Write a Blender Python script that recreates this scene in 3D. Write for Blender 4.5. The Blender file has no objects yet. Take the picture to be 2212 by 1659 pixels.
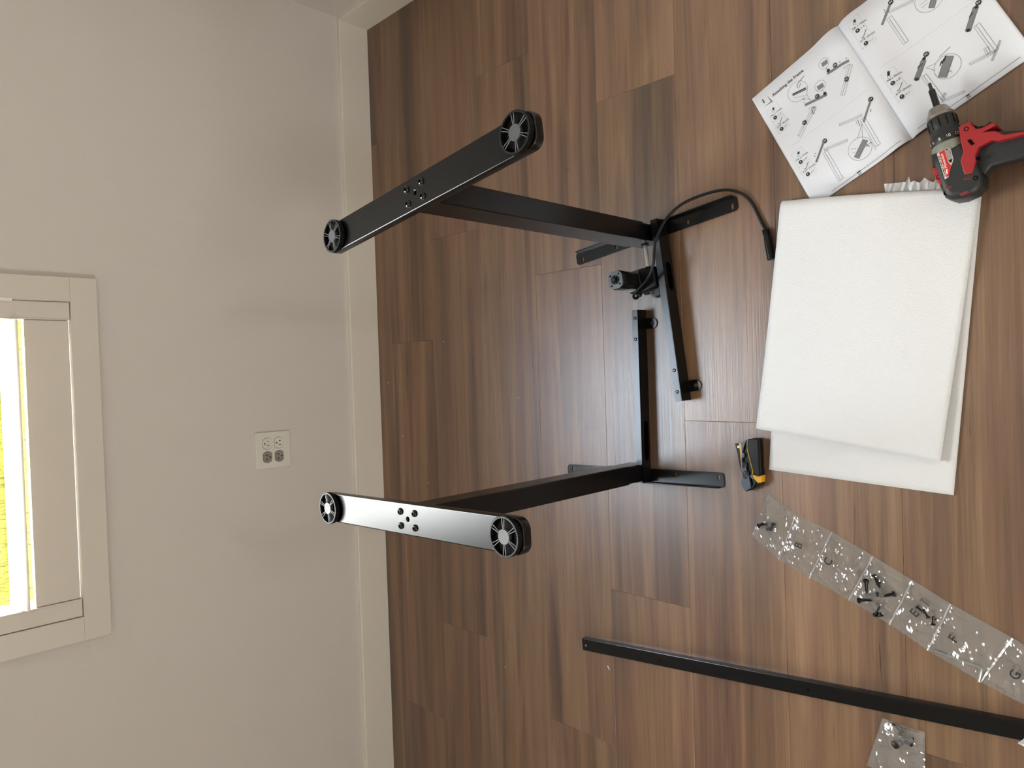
import bpy, bmesh, math, random
from math import sin, cos, pi, radians, sqrt, hypot, atan2
from mathutils import Vector, Matrix, noise

scene = bpy.context.scene
COL = scene.collection
random.seed(7)

# ------------------------------------------------------------------ camera
CAM_H = 1.45
RIGHT = Vector((-0.03336367, -0.70525941, -0.70816385))
UP = Vector((0.99928403, -0.01089115, -0.03623271))
BACK = Vector((0.01784074, -0.70886568, 0.70511783))
cam_d = bpy.data.cameras.new('camera')
cam = bpy.data.objects.new('camera', cam_d)
COL.objects.link(cam)
cam_d.sensor_fit = 'HORIZONTAL'
cam_d.sensor_width = 36.0
cam_d.lens = 1540.82 / 2212 * 36.0
cam_d.clip_start = 0.01
cam.matrix_world = Matrix(((RIGHT.x, UP.x, BACK.x, 0), (RIGHT.y, UP.y, BACK.y, 0), (RIGHT.z, UP.z, BACK.z, CAM_H), (0, 0, 0, 1)))
scene.camera = cam

# ------------------------------------------------------------------ sky, sun, window portals, exposure
scene.view_settings.view_transform = 'Standard'
scene.view_settings.look = 'None'
scene.view_settings.gamma = 1.0
scene.view_settings.use_curve_mapping = False
scene.view_settings.exposure = 0.78
scene.cycles.use_denoising = True
scene.cycles.use_adaptive_sampling = True
scene.cycles.adaptive_threshold = 0.03
scene.cycles.max_bounces = 9
scene.cycles.diffuse_bounces = 5
scene.cycles.transparent_max_bounces = 24
scene.cycles.sample_clamp_indirect = 8.0
scene.cycles.caustics_reflective = False
scene.cycles.caustics_refractive = False
SKY = 22.0
world = bpy.data.worlds.new('sky')
scene.world = world
world.use_nodes = True
wn = world.node_tree.nodes
wl = world.node_tree.links
bg = wn['Background']
grad_c = wn.new('ShaderNodeTexCoord')
sep = wn.new('ShaderNodeSeparateXYZ')
ramp = wn.new('ShaderNodeValToRGB')
wl.new(grad_c.outputs['Generated'], sep.inputs[0])
wl.new(sep.outputs['Z'], ramp.inputs[0])
ramp.color_ramp.elements[0].position = 0.0
ramp.color_ramp.elements[0].color = (0.97, 0.97, 0.92, 1)
e_ = ramp.color_ramp.elements.new(0.62); e_.color = (0.96, 0.965, 0.955, 1)
ramp.color_ramp.elements[-1].position = 0.92
ramp.color_ramp.elements[-1].color = (0.60, 0.76, 1.0, 1)
wl.new(ramp.outputs[0], bg.inputs['Color'])
bg.inputs['Strength'].default_value = SKY

sun_d = bpy.data.lights.new('sun', 'SUN')
sun_d.energy = 8.0
sun_d.angle = radians(0.6)
sun_d.color = (1.0, 0.93, 0.80)
sun = bpy.data.objects.new('sun', sun_d)
COL.objects.link(sun)
sun.rotation_euler = Vector((-0.75, 0.30, -0.85)).to_track_quat('-Z', 'Y').to_euler()

# room limits
WALL_Y = 2.134      # far wall with the shuttered window
WALL_X = 1.2265     # right wall
LEFT_X = -2.60
BACK_Y = -2.60
CEIL = 2.75
WIN = (-0.603, 0.2184, 0.950, 2.400)           # opening in the far wall x0 x1 z0 z1
BWIN = (0.50, 0.74, 1.30, 1.70)                # big window behind the camera

LFILL = (-2.20, -1.35, 1.00, 1.80)                # unseen opening added in the left wall to let in fill light

def portal(name, loc, rot, sx, sy):
    d = bpy.data.lights.new(name, 'AREA')
    d.shape = 'RECTANGLE'; d.size = sx; d.size_y = sy
    d.cycles.is_portal = True
    o = bpy.data.objects.new(name, d); COL.objects.link(o)
    o.location = loc; o.rotation_euler = rot
portal('portal_far', ((WIN[0]+WIN[1])/2, WALL_Y+0.145, (WIN[2]+WIN[3])/2), (radians(-90), 0, 0), WIN[1]-WIN[0], WIN[3]-WIN[2])
portal('portal_back', ((BWIN[0]+BWIN[1])/2, BACK_Y-0.10, (BWIN[2]+BWIN[3])/2), (radians(90), 0, 0), BWIN[1]-BWIN[0], BWIN[3]-BWIN[2])

portal('portal_left', (LEFT_X-0.10, (LFILL[0]+LFILL[1])/2, (LFILL[2]+LFILL[3])/2), (radians(90), 0, radians(-90)), LFILL[1]-LFILL[0], LFILL[3]-LFILL[2])

# ------------------------------------------------------------------ material helpers
def srgb(r, g, b):
    f = lambda c: (c/255/12.92) if c/255 <= 0.04045 else ((c/255+0.055)/1.055)**2.4
    return (f(r), f(g), f(b), 1)
MATS = {}
def mat(name, col, rough=0.5, metal=0.0, spec=0.5, bump=None, coat=0.0, mottle=None):
    if name in MATS: return MATS[name]
    m = bpy.data.materials.new(name); m.use_nodes = True
    n = m.node_tree.nodes; l = m.node_tree.links
    p = n['Principled BSDF']
    p.inputs['Base Color'].default_value = col
    p.inputs['Roughness'].default_value = rough
    p.inputs['Metallic'].default_value = metal
    p.inputs['Specular IOR Level'].default_value = spec
    p.inputs['Coat Weight'].default_value = coat
    tc = n.new('ShaderNodeTexCoord')
    sc, st, dist = bump or (300, 0.05, 0.001)
    nz = n.new('ShaderNodeTexNoise'); nz.inputs['Scale'].default_value = sc; nz.inputs['Detail'].default_value = 3
    l.new(tc.outputs['Object'], nz.inputs['Vector'])
    b = n.new('ShaderNodeBump'); b.inputs['Strength'].default_value = st; b.inputs['Distance'].default_value = dist
    l.new(nz.outputs['Fac'], b.inputs['Height']); l.new(b.outputs[0], p.inputs['Normal'])
    if mottle:
        n2 = n.new('ShaderNodeTexNoise'); n2.inputs['Scale'].default_value = mottle[0]; n2.inputs['Detail'].default_value = 4
        l.new(tc.outputs['Object'], n2.inputs['Vector'])
        mx = n.new('ShaderNodeMix'); mx.data_type = 'RGBA'
        mx.inputs['A'].default_value = col
        mx.inputs['B'].default_value = tuple(c*mottle[1] for c in col[:3]) + (1,)
        l.new(n2.outputs['Fac'], mx.inputs['Factor']); l.new(mx.outputs['Result'], p.inputs['Base Color'])
    MATS[name] = m
    return m

M_WALL = mat('wall_paint', srgb(212, 207, 201), 0.85, bump=(420, 0.16, 0.002), spec=0.2)
M_TRIM = mat('trim_paint', srgb(224, 218, 208), 0.45, bump=(120, 0.03, 0.001))
M_CEIL = mat('ceiling_paint', srgb(232, 230, 225), 0.9)
M_SHUT = mat('shutter_paint', srgb(214, 207, 196), 0.4)
M_BLK = mat('black_powder_coat', (0.003, 0.003, 0.0034, 1), 0.26, spec=0.40, bump=(900, 0.04, 0.0004))
M_BLK2 = mat('black_plastic', (0.003, 0.003, 0.0034, 1), 0.38, spec=0.3, bump=(500, 0.05, 0.0006))
M_BLKGLOSS = mat('black_gloss', (0.008, 0.008, 0.009, 1), 0.18)
M_RIB = mat('pale_grey_rib', (0.20, 0.20, 0.20, 1), 0.35)  # pad ribs, paler grey than the rim and recess
M_RUB = mat('black_rubber', (0.005, 0.005, 0.005, 1), 0.45, spec=0.3)
M_STEEL = mat('bright_steel', (0.62, 0.60, 0.57, 1), 0.28, metal=1.0)
M_DSTEEL = mat('dark_steel', (0.10, 0.10, 0.10, 1), 0.30, metal=0.9)
M_WHITEP = mat('outlet_white', srgb(222, 220, 212), 0.35)
M_GREYP = mat('outlet_grey', srgb(140, 134, 128), 0.4)
M_HOLE = mat('dark_hole', (0.002, 0.002, 0.002, 1), 0.8, spec=0.1)

# ------------------------------------------------------------------ mesh helpers
def link(name, me, m=None, parent=None, loc=None, rot=None):
    o = bpy.data.objects.new(name, me); COL.objects.link(o)
    if m is not None and me is not None:
        me.materials.clear(); me.materials.append(m)
    if parent: o.parent = parent
    if loc: o.location = loc
    if rot: o.rotation_euler = rot
    return o
def bm_obj(name, bm, m, parent=None, smooth=False, angle=35):
    me = bpy.data.meshes.new(name)
    bmesh.ops.recalc_face_normals(bm, faces=bm.faces)
    bm.to_mesh(me); bm.free()
    if smooth: shade(me, angle)
    return link(name, me, m, parent)
def shade(me, angle=35):
    for p in me.polygons: p.use_smooth = True
    try: me.set_sharp_from_angle(angle=radians(angle))
    except Exception: pass
def empty(name, loc=(0, 0, 0), rz=0.0):
    o = bpy.data.objects.new(name, None); COL.objects.link(o)
    o.location = loc; o.rotation_euler = (0, 0, rz); o.empty_display_size = 0.02
    return o
def tag(o, label, cat, group=None):
    o['label'] = label; o['category'] = cat
    if group: o['group'] = group
    return o
def struct(o, label=None):
    o['kind'] = 'structure'
    if label: o['label'] = label
    return o
def box_bm(bm, x0, x1, y0, y1, z0, z1):
    v = [bm.verts.new((x, y, z)) for x in (x0, x1) for y in (y0, y1) for z in (z0, z1)]
    for f in ((0, 1, 3, 2), (4, 6, 7, 5), (0, 4, 5, 1), (2, 3, 7, 6), (0, 2, 6, 4), (1, 5, 7, 3)):
        bm.faces.new([v[i] for i in f])
def bev_box(name, x0, x1, y0, y1, z0, z1, m, parent=None, r=0.0015, seg=2):
    bm = bmesh.new(); box_bm(bm, x0, x1, y0, y1, z0, z1)
    if r > 0:
        bmesh.ops.bevel(bm, geom=bm.edges[:], offset=r, segments=seg, affect='EDGES', profile=0.5)
    o = bm_obj(name, bm, m, parent, smooth=r > 0)
    for p in o.data.polygons:
        if max(abs(c) for c in p.normal) > 0.999: p.use_smooth = False
    return o
def lathe_bm(bm, prof, seg=32, M=None):
    """prof: list of (radius, height) revolved about local z; M maps to place."""
    M = M or Matrix()
    rings = []
    for r, z in prof:
        if r <= 1e-6: rings.append([bm.verts.new(M @ Vector((0, 0, z)))])
        else: rings.append([bm.verts.new(M @ Vector((r*cos(2*pi*i/seg), r*sin(2*pi*i/seg), z))) for i in range(seg)])
    for a, b in zip(rings, rings[1:]):
        for i in range(seg):
            j = (i+1) % seg
            if len(a) == 1 and len(b) == 1: continue
            if len(a) == 1: bm.faces.new((a[0], b[i], b[j]))
            elif len(b) == 1: bm.faces.new((a[i], a[j], b[0]))
            else: bm.faces.new((a[i], a[j], b[j], b[i]))
def lathe(name, prof, m, parent=None, seg=32, M=None, angle=35):
    bm = bmesh.new(); lathe_bm(bm, prof, seg, M)
    return bm_obj(name, bm, m, parent, smooth=True, angle=angle)
def tube_bm(bm, pts, r, seg=10, caps=True):
    pts = [Vector(p) for p in pts]
    rings = []
    nrm = None
    for i, p in enumerate(pts):
        t = (pts[min(i+1, len(pts)-1)] - pts[max(i-1, 0)]).normalized()
        if nrm is None:
            nrm = t.orthogonal().normalized()
        nrm = (nrm - t*nrm.dot(t)).normalized()
        bn = t.cross(nrm)
        rr = r[i] if isinstance(r, (list, tuple)) else r
        rings.append([bm.verts.new(p + (nrm*cos(2*pi*k/seg) + bn*sin(2*pi*k/seg))*rr) for k in range(seg)])
    for a, b in zip(rings, rings[1:]):
        for k in range(seg):
            bm.faces.new((a[k], a[(k+1) % seg], b[(k+1) % seg], b[k]))
    if caps:
        bm.faces.new(rings[0][::-1]); bm.faces.new(rings[-1])
def tube(name, pts, r, m, parent=None, seg=10):
    bm = bmesh.new(); tube_bm(bm, pts, r, seg)
    return bm_obj(name, bm, m, parent, smooth=True, angle=50)
def catmull(pts, n=8):
    P = [Vector(p) for p in pts]; P = [P[0]*2-P[1]] + P + [P[-1]*2-P[-2]]
    out = []
    for i in range(1, len(P)-2):
        for k in range(n):
            t = k/n
            out.append(0.5*((2*P[i]) + (P[i+1]-P[i-1])*t + (2*P[i-1]-5*P[i]+4*P[i+1]-P[i+2])*t*t + (3*P[i]-P[i-1]-3*P[i+1]+P[i+2])*t**3))
    out.append(P[-2])
    return out
def plate(outer, holes=(), th=0.002, bevel=0.0, M=None, res=2):
    """flat plate from a 2D outline with real holes, centred on local z=0; returns a mesh."""
    cu = bpy.data.curves.new('outline', 'CURVE'); cu.dimensions = '2D'; cu.fill_mode = 'BOTH'
    for loop in [outer] + list(holes):
        s = cu.splines.new('POLY'); s.points.add(len(loop)-1)
        for p, q in zip(s.points, loop): p.co = (q[0], q[1], 0, 1)
        s.use_cyclic_u = True
    cu.extrude = max(th/2 - bevel, 0.00001)
    cu.bevel_depth = bevel; cu.bevel_resolution = res; cu.offset = -bevel
    o = bpy.data.objects.new('outline', cu); COL.objects.link(o)
    bpy.context.view_layer.update()
    me = bpy.data.meshes.new_from_object(o)
    bpy.data.objects.remove(o); bpy.data.curves.remove(cu)
    bm = bmesh.new(); bm.from_mesh(me)
    bmesh.ops.remove_doubles(bm, verts=bm.verts, dist=1e-6)
    bm.to_mesh(me); bm.free()
    shade(me, 40)
    for p in me.polygons:
        if abs(p.normal.z) > 0.999 or bevel == 0: p.use_smooth = False
    if M is not None: me.transform(M)
    return me
def plate_obj(name, outer, m, parent=None, holes=(), th=0.002, bevel=0.0, M=None, res=2):
    return link(name, plate(outer, holes, th, bevel, M, res), m, parent)
def rrect(w, h, r, n=6, cx=0, cy=0):
    out = []
    for sx, sy, a0 in ((1, 1, 0), (-1, 1, 90), (-1, -1, 180), (1, -1, 270)):
        for i in range(n+1):
            a = radians(a0 + 90*i/n)
            out.append((cx + sx*(w/2-r) + r*cos(a), cy + sy*(h/2-r) + r*sin(a)))
    return out
def circ(r, n=24, cx=0, cy=0):
    return [(cx + r*cos(2*pi*i/n), cy + r*sin(2*pi*i/n)) for i in range(n)]
def slot(cx, cy, L, w, ang=90, n=6):
    c, s = cos(radians(ang)), sin(radians(ang))
    return [(cx + x*c - y*s, cy + x*s + y*c) for x, y in rrect(L, w, w/2*0.999, n)]
def text_mesh(txt, size, align='LEFT', ext=0.0, bold=0.0):
    cu = bpy.data.curves.new('lettering', 'FONT'); cu.body = txt; cu.size = size
    cu.align_x = align; cu.align_y = 'CENTER' if align == 'CENTER' else 'BOTTOM_BASELINE'
    cu.extrude = ext; cu.resolution_u = 3; cu.offset = bold
    o = bpy.data.objects.new('lettering', cu); COL.objects.link(o)
    bpy.context.view_layer.update()
    me = bpy.data.meshes.new_from_object(o)
    bpy.data.objects.remove(o); bpy.data.curves.remove(cu)
    return me

# ------------------------------------------------------------------ wood floor
def wood_material():
    m = bpy.data.materials.new('walnut_plank'); m.use_nodes = True
    n = m.node_tree.nodes; l = m.node_tree.links
    p = n['Principled BSDF']
    tc = n.new('ShaderNodeTexCoord'); oi = n.new('ShaderNodeObjectInfo')
    off = n.new('ShaderNodeCombineXYZ')
    mul = n.new('ShaderNodeMath'); mul.operation = 'MULTIPLY'; mul.inputs[1].default_value = 61.7
    l.new(oi.outputs['Random'], mul.inputs[0])
    for i in range(3): l.new(mul.outputs[0], off.inputs[i])
    add = n.new('ShaderNodeVectorMath'); add.operation = 'ADD'
    l.new(tc.outputs['Object'], add.inputs[0]); l.new(off.outputs[0], add.inputs[1])
    def nz(sx, sy, det, dist=0.0, rough=0.55):
        mp = n.new('ShaderNodeMapping'); mp.inputs['Scale'].default_value = (sx, sy, 1)
        l.new(add.outputs[0], mp.inputs[0])
        t = n.new('ShaderNodeTexNoise'); t.inputs['Scale'].default_value = 1.0
        t.inputs['Detail'].default_value = det; t.inputs['Distortion'].default_value = dist; t.inputs['Roughness'].default_value = rough
        l.new(mp.outputs[0], t.inputs['Vector'])
        return t.outputs['Fac']
    def ramp(src, stops):
        r = n.new('ShaderNodeValToRGB'); l.new(src, r.inputs[0])
        while len(r.color_ramp.elements) < len(stops): r.color_ramp.elements.new(0.5)
        for e, (pos, c) in zip(r.color_ramp.elements, stops): e.position = pos; e.color = c
        return r.outputs[0]
    def mix(mode, a, b, fac):
        x = n.new('ShaderNodeMix'); x.data_type = 'RGBA'; x.blend_type = mode
        if isinstance(fac, float): x.inputs['Factor'].default_value = fac
        else: l.new(fac, x.inputs['Factor'])
        l.new(a, x.inputs['A']); l.new(b, x.inputs['B'])
        return x.outputs['Result']
    G = lambda v: (v, v, v, 1)
    wide = ramp(nz(0.38, 7.5, 3, 0.8), [(0.30, srgb(74, 52, 40)), (0.42, srgb(110, 79, 58)), (0.49, srgb(140, 107, 77)), (0.56, srgb(116, 81, 62)), (0.66, srgb(80, 62, 50))])
    bands = ramp(nz(0.45, 15, 4, 0.9), [(0.33, srgb(74, 54, 42)), (0.45, srgb(115, 83, 62)), (0.53, srgb(144, 111, 80)), (0.62, srgb(117, 83, 65)), (0.72, srgb(80, 62, 52))])
    col = mix('MIX', wide, bands, 0.40)
    hue = ramp(nz(0.8, 6, 2, 0.3), [(0.38, srgb(134, 98, 82)), (0.62, srgb(120, 102, 76))])
    col = mix('MIX', col, hue, 0.18)
    streak = ramp(nz(0.5, 10, 5, 1.3), [(0.56, G(1.0)), (0.65, G(0.62))])
    col = mix('MULTIPLY', col, streak, 0.8)
    pale = ramp(nz(0.4, 11, 3, 0.9), [(0.57, G(0.0)), (0.66, G(0.22))])
    col = mix('ADD', col, mix('MULTIPLY', pale, ramp(nz(0.3, 2, 0), [(0, srgb(190, 160, 125)), (1, srgb(180, 150, 120))]), 1.0), 0.55)
    cracks = ramp(nz(1.3, 60, 7, 2.2, 0.74), [(0.62, G(1.0)), (0.675, G(0.30))])
    col = mix('MULTIPLY', col, cracks, 0.85)
    knots = ramp(nz(5.0, 11, 3, 1.5, 0.6), [(0.72, G(1.0)), (0.80, G(0.45))])
    col = mix('MULTIPLY', col, knots, 0.8)
    grain_f = nz(5, 260, 5, 0.25, 0.7)
    grain = ramp(grain_f, [(0.36, G(0.78)), (0.62, G(1.08))])
    col = mix('MULTIPLY', col, grain, 0.8)
    # per plank tone
    rnd = n.new('ShaderNodeMath'); rnd.operation = 'MULTIPLY_ADD'; rnd.inputs[1].default_value = 0.12; rnd.inputs[2].default_value = 0.86
    fr = n.new('ShaderNodeMath'); fr.operation = 'FRACT'; l.new(mul.outputs[0], fr.inputs[0]); l.new(fr.outputs[0], rnd.inputs[0])
    cc = n.new('ShaderNodeCombineColor')
    for i in range(3): l.new(rnd.outputs[0], cc.inputs[i])
    col = mix('MULTIPLY', col, cc.outputs[0], 1.0)
    l.new(col, p.inputs['Base Color'])
    rr = n.new('ShaderNodeMapRange'); rr.inputs['To Min'].default_value = 0.27; rr.inputs['To Max'].default_value = 0.42
    l.new(grain_f, rr.inputs['Value']); l.new(rr.outputs[0], p.inputs['Roughness'])
    p.inputs['Specular IOR Level'].default_value = 0.88
    b = n.new('ShaderNodeBump'); b.inputs['Strength'].default_value = 0.55; b.inputs['Distance'].default_value = 0.0007
    l.new(grain_f, b.inputs['Height']); l.new(b.outputs[0], p.inputs['Normal'])
    return m
M_WOOD = wood_material()

bm = bmesh.new(); box_bm(bm, LEFT_X, WALL_X, BACK_Y, WALL_Y, -0.10, -0.006)
floor = struct(bm_obj('floor', bm, mat('subfloor', srgb(60, 42, 30), 0.9)), 'brown wood-look plank floor')
PL, PW = 1.2375, 0.2294
plank_cache = {}
def plank_mesh(L, W):
    key = (round(L, 4), round(W, 4))
    if key in plank_cache: return plank_cache[key]
    g, bv = 0.00015, 0.0005
    a, b = L/2-g, W/2-g
    vs = []
    for (dx, dy, z) in ((a, b, -0.006), (a, b, -bv), (a-bv, b-bv, 0.0)):
        vs += [(-dx, -dy, z), (dx, -dy, z), (dx, dy, z), (-dx, dy, z)]
    fs = [(8, 9, 10, 11)]
    for k in (0, 4):
        for i in range(4):
            j = (i+1) % 4
            fs.append((k+i, k+j, k+4+j, k+4+i))
    me = bpy.data.meshes.new('plank'); me.from_pydata(vs, [], fs); me.update()
    plank_cache[key] = me
    return me
ROW_JOINT = {0: 0.109, 1: 0.430, 2: 0.8755, 3: 0.264, 4: 0.6715, 5: -0.128, 6: 0.16, 7: -0.733}
y_top = 1.5812 + 2*0.2293
row = -1
while True:
    # row -1 is the cut strip against the far wall, row 0 lies below it
    y1 = 2.0397 - row*PW; y0 = y1 - PW
    if y1 <= BACK_Y: break
    cy0, cy1 = max(y0, BACK_Y), min(y1, WALL_Y)
    j = ROW_JOINT.get(row, (row*0.43) % PL)
    x = j - PL*math.ceil((j-LEFT_X)/PL)
    while x < WALL_X:
        x0, x1 = max(x, LEFT_X), min(x+PL, WALL_X)
        if x1-x0 > 0.01 and cy1-cy0 > 0.005:
            link('plank', plank_mesh(x1-x0, cy1-cy0), M_WOOD, floor, ((x0+x1)/2, (cy0+cy1)/2, 0))
        x += PL
    row += 1

# ------------------------------------------------------------------ walls, ceiling, baseboards
def wall_with_hole(name, axis, pos, thick, u0, u1, hole, z1, label):
    bm = bmesh.new()
    def b(a0, a1, c0, c1):
        if axis == 'y': box_bm(bm, a0, a1, min(pos, pos+thick), max(pos, pos+thick), c0, c1)
        else: box_bm(bm, min(pos, pos+thick), max(pos, pos+thick), a0, a1, c0, c1)
    if hole:
        h0, h1, k0, k1 = hole
        b(u0, h0, 0, z1); b(h1, u1, 0, z1); b(h0, h1, 0, k0); b(h0, h1, k1, z1)
    else: b(u0, u1, 0, z1)
    return struct(bm_obj(name, bm, M_WALL), label)
wall_with_hole('wall_far', 'y', WALL_Y, 0.13, LEFT_X-0.13, WALL_X+0.13, WIN, CEIL, 'beige painted wall with the shuttered window')
wall_with_hole('wall_right', 'x', WALL_X, 0.13, BACK_Y, WALL_Y, None, CEIL, 'beige painted side wall')
wall_with_hole('wall_left', 'x', LEFT_X, -0.13, BACK_Y, WALL_Y, LFILL, CEIL, 'beige painted wall')
wall_with_hole('wall_back', 'y', BACK_Y, -0.13, LEFT_X-0.13, WALL_X+0.13, BWIN, CEIL, 'beige painted wall behind the viewer')
bm = bmesh.new(); box_bm(bm, LEFT_X-0.13, WALL_X+0.13, BACK_Y-0.13, WALL_Y+0.13, CEIL, CEIL+0.12)
struct(bm_obj('ceiling', bm, M_CEIL), 'white ceiling')
def baseboard(name, p0, p1, inward, label):
    """square-edged board, eased top front corner"""
    p0 = Vector(p0); p1 = Vector(p1); n = Vector(inward)
    prof = [(0, 0), (0.0135, 0), (0.0135, 0.109), (0.0120, 0.1125), (0, 0.1135)]
    bm = bmesh.new()
    A = [bm.verts.new((p0.x+n.x*d, p0.y+n.y*d, z)) for d, z in prof]
    B = [bm.verts.new((p1.x+n.x*d, p1.y+n.y*d, z)) for d, z in prof]
    for i in range(len(prof)):
        j = (i+1) % len(prof)
        bm.faces.new((A[i], A[j], B[j], B[i]))
    bm.faces.new(A); bm.faces.new(B[::-1])
    return struct(bm_obj(name, bm, M_TRIM), label)
baseboard('baseboard_far', (LEFT_X, WALL_Y, 0.0003), (WALL_X, WALL_Y, 0.0003), (0, -1), 'painted baseboard under the window wall')
baseboard('baseboard_right', (WALL_X, BACK_Y, 0.0003), (WALL_X, WALL_Y-0.0135, 0.0003), (-1, 0), 'painted baseboard along the side wall')

# ------------------------------------------------------------------ window with plantation shutter
win = struct(empty('window_1', ((WIN[0]+WIN[1])/2, WALL_Y, WIN[2])), 'window with white plantation shutter in a flat casing')
WX, WZ = win.location.x, win.location.z
def wpart(name, x0, x1, y0, y1, z0, z1, m=M_SHUT, parent=None, r=0.0015):
    return bev_box(name, x0-WX, x1-WX, y0-WALL_Y, y1-WALL_Y, z0-WZ, z1-WZ, m, parent or win, r)
CW = 0.0630
YF = 2.114
wpart('casing', WIN[0]-CW, WIN[1]+CW, YF, WALL_Y, WIN[2]-CW, WIN[2], r=0.001)
wpart('casing', WIN[0]-CW, WIN[1]+CW, YF, WALL_Y, WIN[3], WIN[3]+CW, r=0.001)
wpart('casing', WIN[0]-CW, WIN[0], YF, WALL_Y, WIN[2], WIN[3], r=0.001)
wpart('casing', WIN[1], WIN[1]+CW, YF, WALL_Y, WIN[2], WIN[3], r=0.001)
g = 0.002
sx0, sx1, sz0, sz1 = WIN[0]+g, WIN[1]-g, WIN[2]+g, 1.402   # half-height shutter, open glass above
ST = 0.046
SY0, SY1 = 2.117, 2.147
pan = wpart('shutter_stile', sx0, sx0+ST, SY0, SY1, sz0, sz1)
wpart('shutter_stile', sx1-ST, sx1, SY0, SY1, sz0, sz1)
RB = 1.053
wpart('shutter_rail', sx0+ST+.0008, sx1-ST-.0008, SY0+0.003, SY1, sz0+.003, RB)
wpart('shutter_rail', sx0+ST+.0008, sx1-ST-.0008, SY0+0.003, SY1, sz1-0.058, sz1)
for xx in (sx0+ST-0.004, sx1-ST):
    wpart('stile_bead', xx, xx+0.004, SY0-0.002, SY0+0.003, sz0, sz1, r=0.001)
# louvers: elliptical slats, inner edge low
def louver_mesh():
    L = (sx1-ST) - (sx0+ST) - 0.005
    n = 20; w, t = 0.0445, 0.0055
    bm = bmesh.new()
    A, B = [], []
    for i in range(n):
        a = 2*pi*i/n
        y, z = w*cos(a), t*sin(a)*(1.0 if abs(cos(a)) < 0.9 else 0.8)
        A.append(bm.verts.new((-L/2, y, z))); B.append(bm.verts.new((L/2, y, z)))
    for i in range(n):
        j = (i+1) % n
        bm.faces.new((A[i], A[j], B[j], B[i]))
    bm.faces.new(A); bm.faces.new(B[::-1])
    bmesh.ops.recalc_face_normals(bm, faces=bm.faces)
    me = bpy.data.meshes.new('louver'); bm.to_mesh(me); bm.free(); shade(me, 50)
    return me
lm = louver_mesh()
zl = 1.0840
while zl < sz1 - 0.075:
    link('louver', lm, M_SHUT, win, ((sx0+sx1)/2-WX, 2.132-WALL_Y, zl-WZ), (radians(17), 0, 0))
    zl += 0.0765
# hinges on the right stile
for hz in (1.075, 1.30):
    wpart('hinge', sx1-0.003, sx1+0.006, SY0-0.006, SY0+0.001, hz, hz+0.045, mat('hinge_white', srgb(235, 232, 224), 0.35), r=0.0015)
# sash and glass behind the shutter
for (x0, x1, z0, z1) in ((WIN[0], WIN[1], WIN[2], WIN[2]+.04), (WIN[0], WIN[1], WIN[3]-.04, WIN[3]), (WIN[0], WIN[0]+.04, WIN[2]+.04, WIN[3]-.04), (WIN[1]-.04, WIN[1], WIN[2]+.04, WIN[3]-.04)):
    wpart('sash', x0, x1, 2.205, 2.245, z0, z1, M_SHUT)
def film_material(name, tint, gloss=0.12, rough=0.03, haze=0.0, haze_col=(0.8, 0.8, 0.8, 1)):
    m = bpy.data.materials.new(name); m.use_nodes = True
    n = m.node_tree.nodes; l = m.node_tree.links
    for x in list(n):
        if x.type != 'OUTPUT_MATERIAL': n.remove(x)
    out = [x for x in n if x.type == 'OUTPUT_MATERIAL'][0]
    t = n.new('ShaderNodeBsdfTransparent'); t.inputs[0].default_value = tint
    gl = n.new('ShaderNodeBsdfGlossy'); gl.inputs['Roughness'].default_value = rough
    lw = n.new('ShaderNodeLayerWeight'); lw.inputs['Blend'].default_value = 0.5
    pw_ = n.new('ShaderNodeMath'); pw_.operation = 'POWER'; pw_.inputs[1].default_value = 5.0
    l.new(lw.outputs['Facing'], pw_.inputs[0])
    s = n.new('ShaderNodeMath'); s.operation = 'MULTIPLY_ADD'; s.inputs[1].default_value = 0.9; s.inputs[2].default_value = 0.04+gloss; s.use_clamp = True
    l.new(pw_.outputs[0], s.inputs[0])
    mx = n.new('ShaderNodeMixShader'); l.new(s.outputs[0], mx.inputs[0]); l.new(t.outputs[0], mx.inputs[1]); l.new(gl.outputs[0], mx.inputs[2])
    last = mx
    if haze > 0:
        df = n.new('ShaderNodeBsdfDiffuse'); df.inputs[0].default_value = haze_col
        m2 = n.new('ShaderNodeMixShader'); m2.inputs[0].default_value = haze
        l.new(mx.outputs[0], m2.inputs[1]); l.new(df.outputs[0], m2.inputs[2]); last = m2
    l.new(last.outputs[0], out.inputs[0])
    return m
M_GLASS = film_material('window_glass', (0.97, 0.98, 0.97, 1), 0.0, 0.0)
wpart('glass_pane', WIN[0]+.038, WIN[1]-.038, 2.224, 2.228, WIN[2]+.038, WIN[3]-.038, M_GLASS, r=0)

# ------------------------------------------------------------------ outdoors beyond the window
M_GRASS = mat('lawn_green', srgb(58, 56, 16), 0.9, spec=0.0, mottle=(2.0, 0.6))
bm = bmesh.new()
gx, gy = 40, 30
grid = [[bm.verts.new((-12+24*i/gx, 2.4+26*j/gy, -0.25+0.03*noise.noise((i*.7, j*.7, 0)))) for i in range(gx+1)] for j in range(gy+1)]
for j in range(gy):
    for i in range(gx):
        bm.faces.new((grid[j][i], grid[j][i+1], grid[j+1][i+1], grid[j+1][i]))
lawn = bm_obj('lawn', bm, M_GRASS)
lawn['kind'] = 'stuff'; lawn['label'] = 'sunlit green lawn outside the window'; lawn['category'] = 'grass'
vs, fs = [], []
for k in range(9000):
    x = random.uniform(-5, 4.5); y = 3.2 + 9*random.random()**1.4
    h = random.uniform(0.05, 0.16); a = random.uniform(0, pi); w = random.uniform(.008, .016)
    dx, dy = cos(a)*w, sin(a)*w; lx, ly = random.uniform(-.05, .05), random.uniform(-.05, .05)
    b = len(vs)
    vs += [(x-dx, y-dy, -.27), (x+dx, y+dy, -.27), (x+lx, y+ly, -.25+h)]
    fs.append((b, b+1, b+2))
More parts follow.
